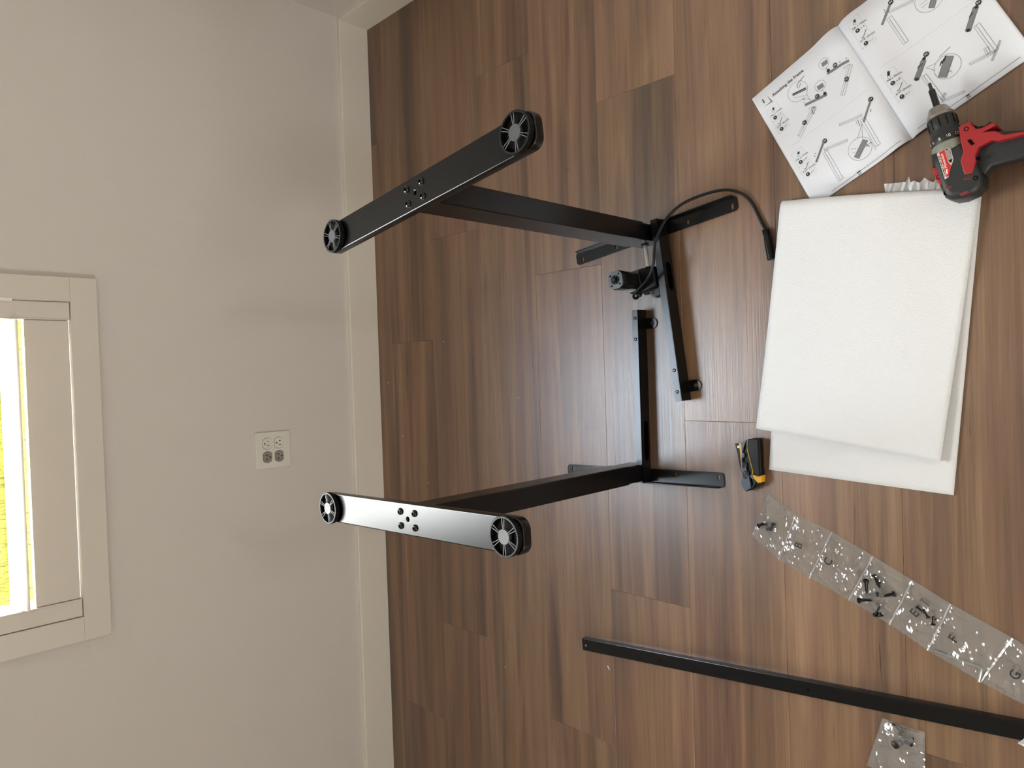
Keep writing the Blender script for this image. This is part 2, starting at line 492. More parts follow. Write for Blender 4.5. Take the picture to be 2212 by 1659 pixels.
me = bpy.data.meshes.new('grass_blades'); me.from_pydata(vs, [], fs); me.update()
gb = link('grass_blades', me, mat('blade_green', srgb(66, 62, 18), 0.9, spec=0.0, mottle=(5, 0.7)), lawn)
gb['kind'] = 'stuff'
M_LEAF = mat('hedge_leaf', srgb(50, 54, 14), 0.8, spec=0.0, mottle=(4, 0.5))
hedge_lab = ['leafy green bush outside at the far side of the lawn, first from the shutter hinge', 'leafy green bush outside in the middle beyond the lawn', 'leafy green bush outside at the end away from the shutter hinge']
for q, hx in enumerate((2.4, -1.4, -5.2)):
    hr = empty('garden_bush', (hx, 15.0, -0.21))
    tag(hr, hedge_lab[q], 'bush', 'bushes beyond the lawn')
    vs, fs = [], []
    for k in range(2600):
        th = random.uniform(0, 2*pi); ph = math.acos(random.uniform(-0.2, 1)); rr = random.uniform(.75, 1)
        c = Vector((1.7*rr*sin(ph)*cos(th), 0.9*rr*sin(ph)*sin(th), 0.22+1.75*rr*max(cos(ph), -.05)))
        u = Vector((random.gauss(0, 1), random.gauss(0, 1), random.gauss(0, 1))).normalized()*0.07
        v = u.orthogonal().normalized()*0.04
        b = len(vs); vs += [c-u, c+v, c+u, c-v]; fs.append((b, b+1, b+2, b+3))
    me = bpy.data.meshes.new('foliage'); me.from_pydata(vs, [], fs); me.update()
    link('foliage', me, M_LEAF, hr)['kind'] = 'stuff'
    lathe('stem', [(0.09, 0), (0.07, .4), (0.05, 1.2)], mat('bark', srgb(80, 62, 45), 0.9), hr, seg=10)
# ------------------------------------------------------------------ electrical outlet
def wallM(x, z, y=0.0): return Matrix.Translation((x, y, z)) @ Matrix.Rotation(radians(90), 4, 'X')
out = tag(empty('electrical_outlet', (-0.2223, WALL_Y, 0.4040)), 'white double-gang wall outlet with two white and two grey sockets', 'outlet')
pw, ph = 0.1140, 0.1163
sockets = []
for cx in (0.0212, -0.0212):
    for cz in (0.0195, -0.0195): sockets.append((cx, cz))
def socket_outline(s=1.0):
    o = []
    for i in range(40):
        a = 2*pi*i/40
        x, z = 0.0172*s*cos(a), 0.0172*s*sin(a)
        o.append((x, max(-0.0140*s, min(0.0140*s, z))))
    return o
holes = [[(x+cx, z+cz) for x, z in socket_outline(1.03)] for cx, cz in sockets]
plate_obj('cover_plate', rrect(pw, ph, 0.004), M_WHITEP, out, holes=holes, th=0.006, bevel=0.0022, M=wallM(0, 0, -0.0031))
bev_box('backing_box', -0.05, 0.05, -0.0012, -0.0002, -0.05, 0.05, M_HOLE, out, r=0)
for k, (cx, cz) in enumerate(sockets):
    white = cx > 0
    up = 1 if white else -1            # ground pin side
    hs = []
    hs.append(slot(-0.0063, -0.0030*up, 0.0080 if white else 0.0068, 0.0023, 90))
    hs.append(slot(0.0063, -0.0030*up, 0.0068, 0.0023, 90))
    hs.append(circ(0.0026, 14, 0, 0.0080*up))
    if not white: hs.append(slot(-0.0092, -0.0030*up, 0.0036, 0.0018, 0))
    s = plate_obj('receptacle', socket_outline(), M_WHITEP if white else M_GREYP, out, holes=hs, th=0.0055, bevel=0.0006, M=wallM(cx, cz, -0.0045))
    if not white: s['label'] = 'grey socket with T-shaped slot'
for cx in (0.0212, -0.0212):
    lathe('screw', [(0.0028, 0), (0.0026, 0.0010), (0.0, 0.0013)], M_WHITEP, out, seg=14, M=wallM(cx, 0, -0.0061))

# ------------------------------------------------------------------ standing desk legs, upside down
ZT = 0.7007
FW, FT, FL = 0.0572, 0.0175, 0.572
CX, CY = 0.0443, 0.0572
PAD = 0.254
def bolt_prof(r, h): return [(r, 0), (r, h*0.35), (r*0.86, h*0.75), (r*0.55, h), (r*0.5, h), (r*0.5, h*0.45), (0, h*0.45)]
GEAR = [((0.0316 if (i % 4) < 2 else 0.0303)*cos(2*pi*i/288), (0.0316 if (i % 4) < 2 else 0.0303)*sin(2*pi*i/288)) for i in range(288)]
PADME = {}
def pad(parent, b, rz):
    if not PADME:
        PADME['rim'] = plate(GEAR, [circ(0.0283, 64)], 0.0090, 0.0, Matrix.Translation((0, 0, 0.0065)))
        PADME['rib'] = plate(rrect(0.0160, 0.0007, 0.0003, 2, 0.0202), (), 0.0012, 0.0, Matrix.Translation((0, 0, 0.0100)))
        bm = bmesh.new(); lathe_bm(bm, [(0.011, -0.001), (0.011, 0.002), (0.0285, 0.002), (0.0285, 0.0045), (0.022, 0.0050), (0.0, 0.0050)], 40)
        PADME['disc'] = bpy.data.meshes.new('disc'); bm.to_mesh(PADME['disc']); bm.free(); shade(PADME['disc'])
        bm = bmesh.new(); lathe_bm(bm, [(0.0122, 0.004), (0.0122, 0.0102), (0.0115, 0.0110), (0.0, 0.0108)], 32)
        PADME['hub'] = bpy.data.meshes.new('hub'); bm.to_mesh(PADME['hub']); bm.free(); shade(PADME['hub'])
    p = link('leveling_pad', PADME['disc'], M_HOLE, parent, (0, b, ZT), (0, 0, rz))
    link('knurled_rim', PADME['rim'], M_RUB, p)
    h = link('hub_cap', PADME['hub'], mat('hub_grey', (0.055, 0.056, 0.058, 1), 0.42, mottle=(300, 1.5)), p)
    for k in range(6):
        for s in (-1, 1):
            link('rib', PADME['rib'], M_RIB, p, (0, 0, 0), (0, 0, radians(60*k + 5.5*s)))
def join_bm(bm, me, M=None):
    n0 = len(bm.verts); bm.from_mesh(me); bm.verts.ensure_lookup_table()
    if M is not None:
        bmesh.ops.transform(bm, matrix=M, verts=bm.verts[n0:])
def make_leg(x, y, th, out_s, tube_z, rail_b, rail_k, rail_h, rail_len, slot_a, screws, tab_a, label):
    """out_s: +1 when the outer side is +x. The rail runs towards -out_s."""
    root = tag(empty('desk_leg', (x, y, 0), th), label, 'desk leg')
    f = plate_obj('foot', rrect(FW, FL, 0.019, 8), M_BLK, root, holes=[circ(0.0034, 14)], th=FT, bevel=0.0024, M=Matrix.Translation((0, 0, ZT-FT/2)), res=3)
    for sa in (-1, 1):
        for sb in (-1, 1):
            lathe('foot_bolt', bolt_prof(0.0062, 0.0042), M_BLKGLOSS, root, seg=20, M=Matrix.Translation((sa*0.0127, sb*0.0207, ZT)))
    lathe('hole_shade_disc', [(0.004, 0.0), (0.004, 0.001), (0.0, 0.001)], M_HOLE, root, seg=14, M=Matrix.Translation((0, 0, ZT-0.008)))  # black disc inside the foot hole stands in for its shade
    pad(root, PAD, 0.15); pad(root, -PAD, 0.0)
    bev_box('column', -CX/2, CX/2, -CY/2, CY/2, tube_z, ZT-FT-0.0003, M_BLK, root, 0.0018)
    bev_box('column_end', -CX/2+0.0018, CX/2-0.0018, -CY/2+0.002, CY/2-0.002, 0.003, tube_z, M_BLK, root, 0.0015)
    # bracket lying on the floor: flat flange with slots plus upright flange
    a0, a1 = sorted((-0.0075*out_s, 0.0255*out_s))
    hs = [slot(0.004*out_s, b, L, 0.0065, 0) for b, L in ((-0.217, 0.013), (-0.106, 0.010), (0.0985, 0.010), (0.209, 0.013))]
    br = plate_obj('side_bracket', rrect(a1-a0, 0.459, 0.009, 5, (a0+a1)/2, -0.0005), M_BLK, root, holes=hs, th=0.0026, bevel=0.0004, M=Matrix.Translation((0, 0, 0.0016)))
    fl_ = plate(rrect(0.445, 0.0150, 0.006, 5, -0.0005, 0.0080), (), 0.0026, 0.0004, Matrix.Translation((out_s*0.0255, 0, 0)) @ Matrix.Rotation(radians(90), 4, 'Z') @ Matrix.Rotation(radians(90), 4, 'X'))
    link('bracket_flange', fl_, M_BLK, br)
    # rail half
    w = 0.0178
    rr = empty('rail', (0, rail_b, 0), math.atan(rail_k)); rr.parent = root
    if out_s > 0: rr.rotation_euler[1] = radians(-1.4); rr.location.z = 0.0095
    e0, e1 = 0.0235*out_s, -rail_len*out_s
    u0, u1 = min(e0, e1), max(e0, e1)
    bm = bmesh.new()
    box_bm(bm, u0, u1, 0.0, w, rail_h-0.0018, rail_h)
    box_bm(bm, u0, u1, w-0.0016, w, 0.0015, rail_h-0.0018)
    box_bm(bm, e1 if out_s > 0 else e1-0.0016, e1+0.0016 if out_s > 0 else e1, 0.0016, w-0.0016, 0.0015, rail_h-0.0018)
    box_bm(bm, u0, u1, 0.0030, w-0.0016, 0.0015, 0.0030)  # inner floor plate added so the slot looks dark inside
    s0, s1 = sorted(slot_a)
    fr = plate([(u0, 0.0015), (u1, 0.0015), (u1, rail_h), (u0, rail_h)], [slot((s0+s1)/2, rail_h*0.47, s1-s0, rail_h*0.5, 0)], 0.0016, 0.0, Matrix.Translation((0, 0.0008, 0)) @ Matrix.Rotation(radians(90), 4, 'X'))
    join_bm(bm, fr)
    r = bm_obj('rail_channel', bm, M_BLK, rr)
    for a in screws:
        lathe('rail_screw', bolt_prof(0.0042, 0.0022), M_BLKGLOSS, rr, seg=18, M=Matrix.Translation((a, w/2, rail_h)))
    tb = [(tab_a-0.0130, 0.004), (tab_a-0.0130, -0.018)] + [(tab_a+0.0130*cos(t), -0.018+0.0125*sin(t)) for t in [pi+pi*i/12 for i in range(1, 12)]] + [(tab_a+0.0130, -0.018), (tab_a+0.0130, 0.004)]
    plate_obj('cable_tab', tb, M_BLK, rr, holes=[slot(tab_a, -0.018, 0.011, 0.0085, 90)], th=0.0026, bevel=0.0004, M=Matrix.Translation((0, 0, 0.0018)))
    return root
leg1 = make_leg(0.3086, 0.9724, 0.1371, 1, 0.0645, -0.0560, -0.0270, 0.0415, 0.398, (-0.076, -0.142), (-0.3265, -0.376), -0.3665,
                'black upside-down desk leg with motor, nearest the room corner')
leg2 = make_leg(-0.2556, 1.0254, 0.0279, -1, 0.0800, -0.0361, -0.0272, 0.0355, 0.391, (0.030, 0.125), (0.371, 0.321), 0.3585,
                'black upside-down desk leg without motor, its foot shining under the window')

# motor unit bolted to the first leg
mo = empty('motor', (-0.1044, 0.0310, 0)); mo.parent = leg1
gb_out = [(-0.024, -0.060), (0.022, -0.060), (0.026, -0.030), (0.026, 0.010), (0.014, 0.026), (-0.016, 0.026), (-0.026, 0.012), (-0.030, -0.030)]
plate_obj('gearbox', gb_out, M_BLK2, mo, th=0.046, bevel=0.004, M=Matrix.Translation((0, 0, 0.029)))
octo = [(0.0232*cos(2*pi*i/48)*(1.0), max(-0.0205, min(0.0205, 0.0232*sin(2*pi*i/48)))) for i in range(48)]
octo = [(max(-0.0212, min(0.0212, x)), y) for x, y in octo]
plate_obj('motor_can', octo, M_BLKGLOSS, mo, th=0.070, bevel=0.0012, M=Matrix.Translation((0, 0, 0.085)))
capm = mat('motor_cap', (0.045, 0.048, 0.055, 1), 0.3, spec=0.7)
plate_obj('end_cap', [(x*.97, y*.97) for x, y in octo], capm, mo, th=0.0024, bevel=0.0006, M=Matrix.Translation((0, 0, 0.1210)))
lathe('bearing_boss', [(0.0105, 0.122), (0.0105, 0.1245), (0.0092, 0.1255), (0.0080, 0.1255), (0.0080, 0.124), (0.0062, 0.124), (0.0062, 0.1305), (0.0048, 0.1320), (0, 0.1320)], M_BLKGLOSS, mo, seg=28)
for q in range(4):
    lathe('cap_screw', bolt_prof(0.0022, 0.0014), M_HOLE, mo, seg=10, M=Matrix.Translation((0.0165*cos(q*pi/2+.8), 0.0165*sin(q*pi/2+.8), 0.1222)))
bev_box('can_seam', -0.0225, 0.0225, -0.0218, 0.0218, 0.0540, 0.0552, M_DSTEEL, mo, 0.0005)
bev_box('rating_sticker', -0.02175, -0.0212, -0.012, 0.006, 0.062, 0.080, mat('sticker_grey', srgb(150, 146, 138), 0.5), mo, 0)
for q, bb in enumerate((0.004, -0.018)):
    lathe('grommet', [(0.006, 0), (0.0072, 0.003), (0.0055, 0.008), (0.0, 0.009)], M_RUB, mo, seg=16, M=Matrix.Translation((-0.026, bb, 0.030)) @ Matrix.Rotation(radians(-90), 4, 'Y'))
bev_box('connector', -0.044, -0.022, -0.056, -0.040, 0.018, 0.034, M_BLK2, mo, 0.001)
bev_box('connector_clip', -0.048, -0.044, -0.054, -0.050, 0.020, 0.032, M_BLK2, mo, 0.0006)
bev_box('connector_clip', -0.047, -0.044, -0.047, -0.042, 0.020, 0.032, M_BLK2, mo, 0.0006)
# hexagonal drive shaft
sh = tube('drive_shaft', [(-0.0150, 0, 0.0264), (-0.0770, 0, 0.0280)], 0.0042, M_STEEL, leg1, seg=6)
for p in sh.data.polygons: p.use_smooth = False
tube('shaft_collar', [(-0.074, 0, 0.0279), (-0.0800, 0, 0.0280)], 0.0065, M_BLK2, leg1, seg=16)
tube('shaft_bushing', [(-0.0215, 0, 0.0266), (-0.0228, 0, 0.0266)], 0.0088, M_RUB, leg1, seg=20)
# motor cable
cab_w = [(0.1791, 0.9705, 0.0610), (0.2031, 0.9332, 0.0720), (0.2318, 0.9144, 0.0780), (0.2622, 0.9095, 0.080), (0.2871, 0.9025, 0.080), (0.3300, 0.8776, 0.073),
         (0.3611, 0.8450, 0.050), (0.3762, 0.7878, 0.028), (0.3730, 0.7484, 0.012), (0.3466, 0.7151, 0.0055), (0.2964, 0.6912, 0.005), (0.2701, 0.6792, 0.0065), (0.2400, 0.6741, 0.008)]
Mi = (Matrix.Translation((0.3086, 0.9724, 0)) @ Matrix.Rotation(0.1371, 4, 'Z')).inverted()
cab = [Vector((-0.1330, 0.0350, 0.0310)), Vector((-0.1405, 0.0375, 0.0350)), Vector((-0.1405, 0.0400, 0.0440)), Vector((-0.1350, 0.0320, 0.0550))] + [Mi @ Vector(p) for p in cab_w]
cable = tube('motor_cable', catmull(cab, 8), 0.0033, M_RUB, leg1, seg=10)
pl = [Mi @ Vector(p) for p in ((0.2790, 0.6815, 0.0075), (0.2690, 0.6795, 0.0085), (0.2450, 0.6750, 0.0090), (0.2150, 0.6700, 0.0090))]
tube('plug', pl, [0.0055, 0.0062, 0.0080, 0.0080], M_BLK2, cable, seg=14)
for t in (0.15, 0.4, 0.65, 0.9):
    p = pl[0].lerp(pl[1], t); d = (pl[1]-pl[0]).normalized()
    tube('strain_ridge', [p-d*0.0008, p+d*0.0008], 0.0075, M_BLK2, cable, seg=14)

# ------------------------------------------------------------------ long loose bar
bar_n = Vector((-0.6193, 0.2520)) ; bar_f = Vector((-0.7100, 1.2120))
bd = (bar_n-bar_f).normalized()
bar = tag(empty('steel_bar', (bar_f.x, bar_f.y, 0), atan2(bd.y, bd.x)), 'long narrow black steel bar lying loose on the planks', 'bar')
BL, BW, BH = 1.16, 0.0315, 0.0165
bm = bmesh.new()
for q, pr_ in enumerate(([(0, 0.0004), (0, BH-0.0016), (-0.0005, BH-0.0005), (-0.0016, BH), (-BW+0.0016, BH), (-BW+0.0005, BH-0.0005), (-BW, BH-0.0016), (-BW, 0.0004), (-BW+0.0018, 0.0004), (-BW+0.0018, BH-0.0018), (-0.0018, BH-0.0018), (-0.0018, 0.0004)],)):
    A = [bm.verts.new((0, y, z)) for y, z in pr_]; B = [bm.verts.new((BL, y, z)) for y, z in pr_]
    for i in range(len(A)):
        j = (i+1) % len(A); bm.faces.new((A[i], A[j], B[j], B[i]))
    bm.faces.new(A[::-1]); bm.faces.new(B)
b1 = bm_obj('channel', bm, M_BLK, bar)
for t in (0.012, 0.245, 0.60, 1.10):
    lathe('bar_hole', [(0.0030, 0), (0.0030, 0.0003), (0.0018, 0.0003), (0, 0.0001)], mat('bare_edge', (0.25, 0.24, 0.22, 1), 0.4, metal=0.8) if t < .02 else M_HOLE, bar, seg=14, M=Matrix.Translation((t, -BW*0.55, BH)))

# ------------------------------------------------------------------ folded foam sheet
def foam_material():
    m = mat('white_foam', (0.715, 0.715, 0.715, 1), 0.42, spec=0.45, bump=(420, 0.65, 0.0016))
    p = m.node_tree.nodes['Principled BSDF']
    p.inputs['Subsurface Weight'].default_value = 0.0
    return m
M_FOAM = foam_material()
foam = tag(empty('foam_sheet', (0.05, 0.50, 0)), 'large white packing foam sheet folded over on itself', 'foam')
FO = Vector((0.05, 0.50, 0))
Lf, Ln = Vector((-0.2267, 0.6900)), Vector((-0.2469, 0.3483))
Ff, Fn = Vector((0.3120, 0.6400)), Vector((0.2790, 0.2960))
Uf, Un = Vector((-0.1390, 0.7097)), Vector((-0.1869, 0.3647))
sec = []          # (kind, t) stations along the sheet
NL = 40
rows_ = []
NV = 36
def foam_pt(i, v):
    n1, n2 = NL, 12
    wob = lambda x, y: noise.noise((x*5, y*5, 3.1))
    if i <= n1:
        t = i/n1
        p = Lf.lerp(Ln, v).lerp(Ff.lerp(Fn, v), t); z = 0.0025
        return Vector((p.x, p.y, z))
    R = 0.0125 - 0.0075*v*v
    if i <= n1+n2:
        a = pi*(i-n1)/n2
        p = Ff.lerp(Fn, v)
        d = (Ff-Lf).normalized()
        return Vector((p.x + d.x*R*1.25*sin(a), p.y + d.y*R*1.25*sin(a), 0.0025 + R*(1-cos(a))))
    t = (i-n1-n2)/n1
    p = Ff.lerp(Fn, v).lerp(Uf.lerp(Un, v), t)
    z0 = 0.0025 + 2*R
    z = 0.0095 + (z0-0.0095)*(1-t)**1.4 + 0.006*t*t + 0.0016*wob(p.x*2, p.y*2) + 0.0012*sin(t*9+v)*t
    return Vector((p.x, p.y, z))
vs, fs = [], []
NS = 2*NL+12
for i in range(NS+1):
    for k in range(NV+1): vs.append(foam_pt(i, k/NV) - FO)
for i in range(NS):
    for k in range(NV):
        a = i*(NV+1)+k; fs.append((a, a+1, a+NV+2, a+NV+1))
me = bpy.data.meshes.new('sheet'); me.from_pydata([tuple(v) for v in vs], [], fs); me.update()
for p in me.polygons: p.use_smooth = True
sh_ = link('sheet', me, M_FOAM, foam)
so = sh_.modifiers.new('thickness', 'SOLIDIFY'); so.thickness = 0.0038; so.offset = 0
# torn film along the fold by the drill
random.seed(31)
vs, fs = [], []
NT = 26
for k in range(NT):
    f = k/(NT-1)
    bx = 0.3195-0.021*f; by = 0.448-0.112*f
    ln = 0.003+0.011*f*random.random()+(0.010 if k in (9, 15, 22) else 0)
    for q in range(3):
        s = q/2
        vs.append((bx-0.018+(0.020+ln)*s-FO.x, by-0.002*s*random.random()-FO.y, 0.0065+0.006*s+0.004*random.random()*s))
for k in range(NT-1):
    for q in range(2):
        a = k*3+q; fs.append((a, a+1, a+4, a+3))
me = bpy.data.meshes.new('torn_edge'); me.from_pydata(vs, [], fs); me.update()
tn = link('torn_edge', me, film_material('torn_film', (0.9, 0.9, 0.9, 1), 0.03, 0.3, 0.5, (0.7, 0.7, 0.7, 1)), foam)

# ------------------------------------------------------------------ instruction booklet
M_PAPER = mat('white_paper', (0.79, 0.81, 0.87, 1), 0.6, spec=0.3, bump=(60, 0.02, 0.001))
M_INK = mat('black_ink', (0.02, 0.02, 0.022, 1), 0.6)
M_INK2 = mat('grey_ink', (0.22, 0.22, 0.23, 1), 0.6)
PU, PV = 0.2006, 0.2792
book = tag(empty('instruction_booklet', (0.5588, 0.7057, 0), radians(-63.48)), 'open white instruction booklet with assembly drawings under the drill', 'booklet')
def page_z(u, v):
    d = abs(u-1.0)*PU
    z = 0.0035 + 0.0065*math.exp(-((d-0.022)/0.024)**2) - 0.0040*math.exp(-(d/0.006)**2)
    if u < 1 and v > 0.8: z -= 0.0
    return z
def page_pt(u, v, lift=0.0):
    return Vector((u*PU, -v*PV - (0.0104*0.2792)*(0), page_z(u, v) + lift))
for pg, (u0, u1) in enumerate(((0.0, 1.0), (1.0, 2.03))):
    nu, nv = 48, 6
    for lay in range(3):
        vs, fs = [], []
        sh_u = 0.004*lay*(1 if pg == 0 else -1)
        for i in range(nu+1):
            for k in range(nv+1):
                u = u0+(u1-u0)*i/nu; v = k/nv
                P = page_pt(u, v, -0.0007*lay)
                P.x += sh_u*0.06*abs(u-1); P.y -= 0.0002*lay
                vs.append(tuple(P))
        for i in range(nu):
            for k in range(nv):
                a = i*(nv+1)+k; fs.append((a, a+nv+1, a+nv+2, a+1))
        me = bpy.data.meshes.new('page'); me.from_pydata(vs, [], fs); me.update()
        for p in me.polygons: p.use_smooth = True
        o = link('page', me, M_PAPER, book)
        so = o.modifiers.new('thickness', 'SOLIDIFY'); so.thickness = 0.0003; so.offset = -1
PRINT = [('t',0.071,0.095,0.0125,'1'),('q',0.145,0.063,0.162,0.132,0.145,0.12),('q',0.162,0.132,0.069,0.121,0.145,0.12),('t',0.186,0.103,0.0088,'Attaching the Frame'),('s',0.061,0.161,0.19,0.156),('s',0.19,0.156,0.186,0.371),('s',0.186,0.371,0.057,0.372),('s',0.057,0.372,0.061,0.161),('s',0.058,0.271,0.188,0.268),('b',0.141,0.175,0.125,0.188,0.0035,0.1),('c',0.118,0.195,0.0024),('t',0.072,0.226,0.0055,'M6 x 11mm'),('d',0.106,0.249,0.004,'A'),('t',0.139,0.255,0.0055,'x 4'),('l',0.168,0.277,0.11,0.313,2),('l',0.11,0.313,0.097,0.304,2),('t',0.07,0.33,0.0055,'3/16" (5mm)'),('d',0.104,0.355,0.004,'F'),('t',0.137,0.361,0.0055,'x 1'),('s',0.059,0.569,0.177,0.564),('s',0.177,0.564,0.187,0.791),('s',0.187,0.791,0.053,0.786),('s',0.053,0.786,0.059,0.569),('s',0.056,0.682,0.182,0.683),('b',0.133,0.584,0.119,0.598,0.0035,0.1),('c',0.113,0.605,0.0024),('t',0.07,0.636,0.0055,'M6 x 11mm'),('d',0.102,0.66,0.004,'A'),('t',0.134,0.667,0.0055,'x 4'),('l',0.164,0.692,0.107,0.727,2),('l',0.107,0.727,0.094,0.718,2),('t',0.068,0.743,0.0055,'3/16" (5mm)'),('d',0.102,0.77,0.004,'F'),('t',0.136,0.778,0.0055,'x 1'),('s',1.072,0.051,1.182,0.039),('s',1.182,0.039,1.194,0.28),('s',1.194,0.28,1.063,0.276),('s',1.063,0.276,1.072,0.051),('s',1.067,0.169,1.188,0.165),('b',1.14,0.063,1.127,0.078,0.0035,0.1),('c',1.122,0.086,0.0024),('t',1.081,0.12,0.0055,'M6 x 12mm'),('d',1.111,0.144,0.004,'B'),('t',1.142,0.15,0.0055,'x 4'),('l',1.171,0.175,1.116,0.213,2),('l',1.116,0.213,1.103,0.204,2),('t',1.077,0.231,0.0055,'3/16" (5mm)'),('d',1.111,0.259,0.004,'F'),('t',1.144,0.267,0.0055,'x 1'),('s',1.07,0.512,1.189,0.511),('s',1.189,0.511,1.197,0.75),('s',1.197,0.75,1.068,0.746),('s',1.068,0.746,1.07,0.512),('s',1.069,0.635,1.193,0.636),('b',1.136,0.524,1.118,0.552,0.004,0.05),('c',1.114,0.56,0.0027),('t',1.082,0.585,0.0055,'M6 x 35mm'),('d',1.114,0.612,0.004,'C'),('t',1.146,0.619,0.0055,'x 8'),('l',1.175,0.646,1.12,0.682,2),('l',1.12,0.682,1.107,0.673,2),('t',1.081,0.7,0.0055,'3/16" (5mm)'),('d',1.115,0.729,0.004,'F'),('t',1.148,0.737,0.0055,'x 1'),('c',0.407,0.199,0.0203),('l',0.346,0.193,0.483,0.217,3),('b',0.352,0.195,0.485,0.224,0.005,0.25),('l',0.347,0.222,0.437,0.258,1),('l',0.428,0.154,0.531,0.134,2),('l',0.428,0.154,0.427,0.184,2),('l',0.467,0.161,0.441,0.182,2),('l',0.412,0.272,0.461,0.304,1),('l',0.461,0.304,0.463,0.263,1),('b',0.397,0.322,0.613,0.365,0.0045,0.25),('d',0.532,0.329,0.0046,'07'),('c',0.602,0.277,0.0103),('b',0.57,0.282,0.63,0.287,0.008,0.45),('l',0.597,0.313,0.602,0.343,1),('k',0.601,0.349,0.0032),('u',0.463,0.383,0.21,0.487,0.0085),('d',0.315,0.43,0.0046,'01'),('l',0.403,0.362,0.485,0.386,1),('l',0.429,0.385,0.422,0.416,2),('u',0.452,0.382,0.42,0.415,0.006),('c',0.731,0.163,0.0103),('b',0.707,0.161,0.768,0.169,0.008,0.45),('l',0.725,0.198,0.73,0.223,1),('k',0.731,0.227,0.0032),('b',0.707,0.24,0.923,0.278,0.0045,0.25),('d',0.804,0.234,0.0046,'06'),('u',0.914,0.312,0.72,0.446,0.0085),('d',0.823,0.376,0.0046,'02'),('l',0.917,0.305,0.851,0.294,1),('l',0.851,0.294,0.862,0.307,1),('s',0.096,0.514,0.939,0.535),('s',1.108,0.47,1.914,0.492),('k',0.404,0.302,0.0009),('k',0.462,0.311,0.0009),('k',0.853,0.242,0.0009),('k',0.915,0.253,0.0009),('k',0.255,0.676,0.0009),('k',0.239,0.689,0.0009),('k',1.367,0.141,0.0009),('k',1.362,0.156,0.0009),('k',0.857,0.671,0.0009),('k',0.848,0.678,0.0009),('k',0.416,0.28,0.0009),('d',0.384,0.641,0.0046,'04'),('b',0.361,0.648,0.221,0.733,0.0035,0.25),('u',0.339,0.692,0.554,0.739,0.0045),('u',0.338,0.709,0.33,0.952,0.0095),('d',0.901,0.609,0.0046,'04'),('b',0.884,0.623,0.749,0.704,0.0035,0.25),('u',0.769,0.655,0.566,0.611,0.0045),('u',0.758,0.678,0.749,0.905,0.0095),('l',0.72,0.663,0.705,0.71,2),('l',0.703,0.657,0.692,0.696,1),('c',0.607,0.845,0.0216),('b',0.54,0.886,0.685,0.815,0.01,0.45),('l',0.63,0.775,0.731,0.704,1),('l',0.67,0.794,0.731,0.704,1),('l',0.538,0.808,0.585,0.826,1),('l',0.53,0.837,0.563,0.846,1),('l',0.653,0.857,0.713,0.854,2),('l',0.669,0.844,0.684,0.876,2),('l',0.716,0.851,0.714,0.921,1),('l',0.21,0.983,0.927,0.975,1.5),('l',0.477,0.978,0.516,0.979,5),('t',0.481,1.003,0.006,'03'),('d',1.439,0.127,0.0046,'04'),('b',1.424,0.136,1.289,0.217,0.0035,0.25),('u',1.385,0.175,1.578,0.223,0.0045),('u',1.364,0.206,1.362,0.428,0.0095),('c',1.678,0.284,0.023),('b',1.654,0.347,1.72,0.297,0.01,0.45),('l',1.596,0.278,1.661,0.284,1),('l',1.6,0.304,1.658,0.304,1),('d',1.435,0.582,0.0046,'05'),('b',1.397,0.604,1.27,0.687,0.0085,0.5),('k',1.276,0.684,0.003),('k',1.404,0.598,0.003),('u',1.334,0.692,1.344,0.911,0.0085),('u',1.344,0.911,1.507,0.943,0.0045),('u',1.39,0.876,1.341,0.896,0.004),('l',1.325,0.625,1.344,0.616,3),('l',1.342,0.625,1.36,0.616,3),('l',1.358,0.626,1.376,0.617,3),('c',1.51,0.737,0.0211),('b',1.435,0.778,1.564,0.687,0.014,0.5),('l',1.378,0.657,1.452,0.672,1),('l',1.378,0.657,1.423,0.711,1),('l',1.501,0.652,1.604,0.641,1.5),('l',1.506,0.764,1.514,0.791,1),('l',1.481,0.768,1.518,0.778,1),('l',1.467,0.704,1.5,0.684,4),('l',1.489,0.7,1.521,0.68,4),('l',1.51,0.696,1.542,0.675,4),('d',1.931,0.519,0.0046,'03'),('b',1.901,0.531,1.762,0.629,0.0085,0.5),('k',1.768,0.625,0.003),('k',1.903,0.533,0.003),('u',1.834,0.63,1.834,0.842,0.0095),('u',1.897,0.807,1.779,0.88,0.003),('u',1.832,0.842,1.644,0.814,0.0045),('u',1.795,0.787,1.784,0.831,0.006),('l',1.823,0.562,1.841,0.552,3),('l',1.836,0.559,1.854,0.549,3),('l',1.849,0.556,1.867,0.546,3),('l',1.082,0.975,1.94,0.967,1.5),('l',1.495,0.974,1.524,0.975,5),('t',1.496,0.996,0.006,'04')]
inks = {(pg, k): bmesh.new() for pg in (0, 1) for k in ('k', 'g')}
def page_of(u): return 0 if u < 1.0 else 1
def stroke(bm, x0, y0, x1, y1, w, lift=0.0008):
    d = Vector((x1-x0, y1-y0)); L = d.length
    if L < 1e-6: return
    n = Vector((-d.y, d.x))/L*w/2
    seg = max(1, int(L/0.005)); prev = None
    for i in range(seg+1):
        x, y = x0+d.x*i/seg, y0+d.y*i/seg
        cur = [bm.verts.new((x+s*n.x, y+s*n.y, page_z((x+s*n.x)/PU, 0)+lift)) for s in (-1, 1)]
        if prev: bm.faces.new((prev[0], prev[1], cur[1], cur[0]))
        prev = cur
def disc(bm, x, y, r, lift=0.0010, n=18):
    vv = [bm.verts.new((x+r*cos(2*pi*i/n), y+r*sin(2*pi*i/n), page_z((x+r*cos(2*pi*i/n))/PU, 0)+lift)) for i in range(n)]
    bm.faces.new(vv)
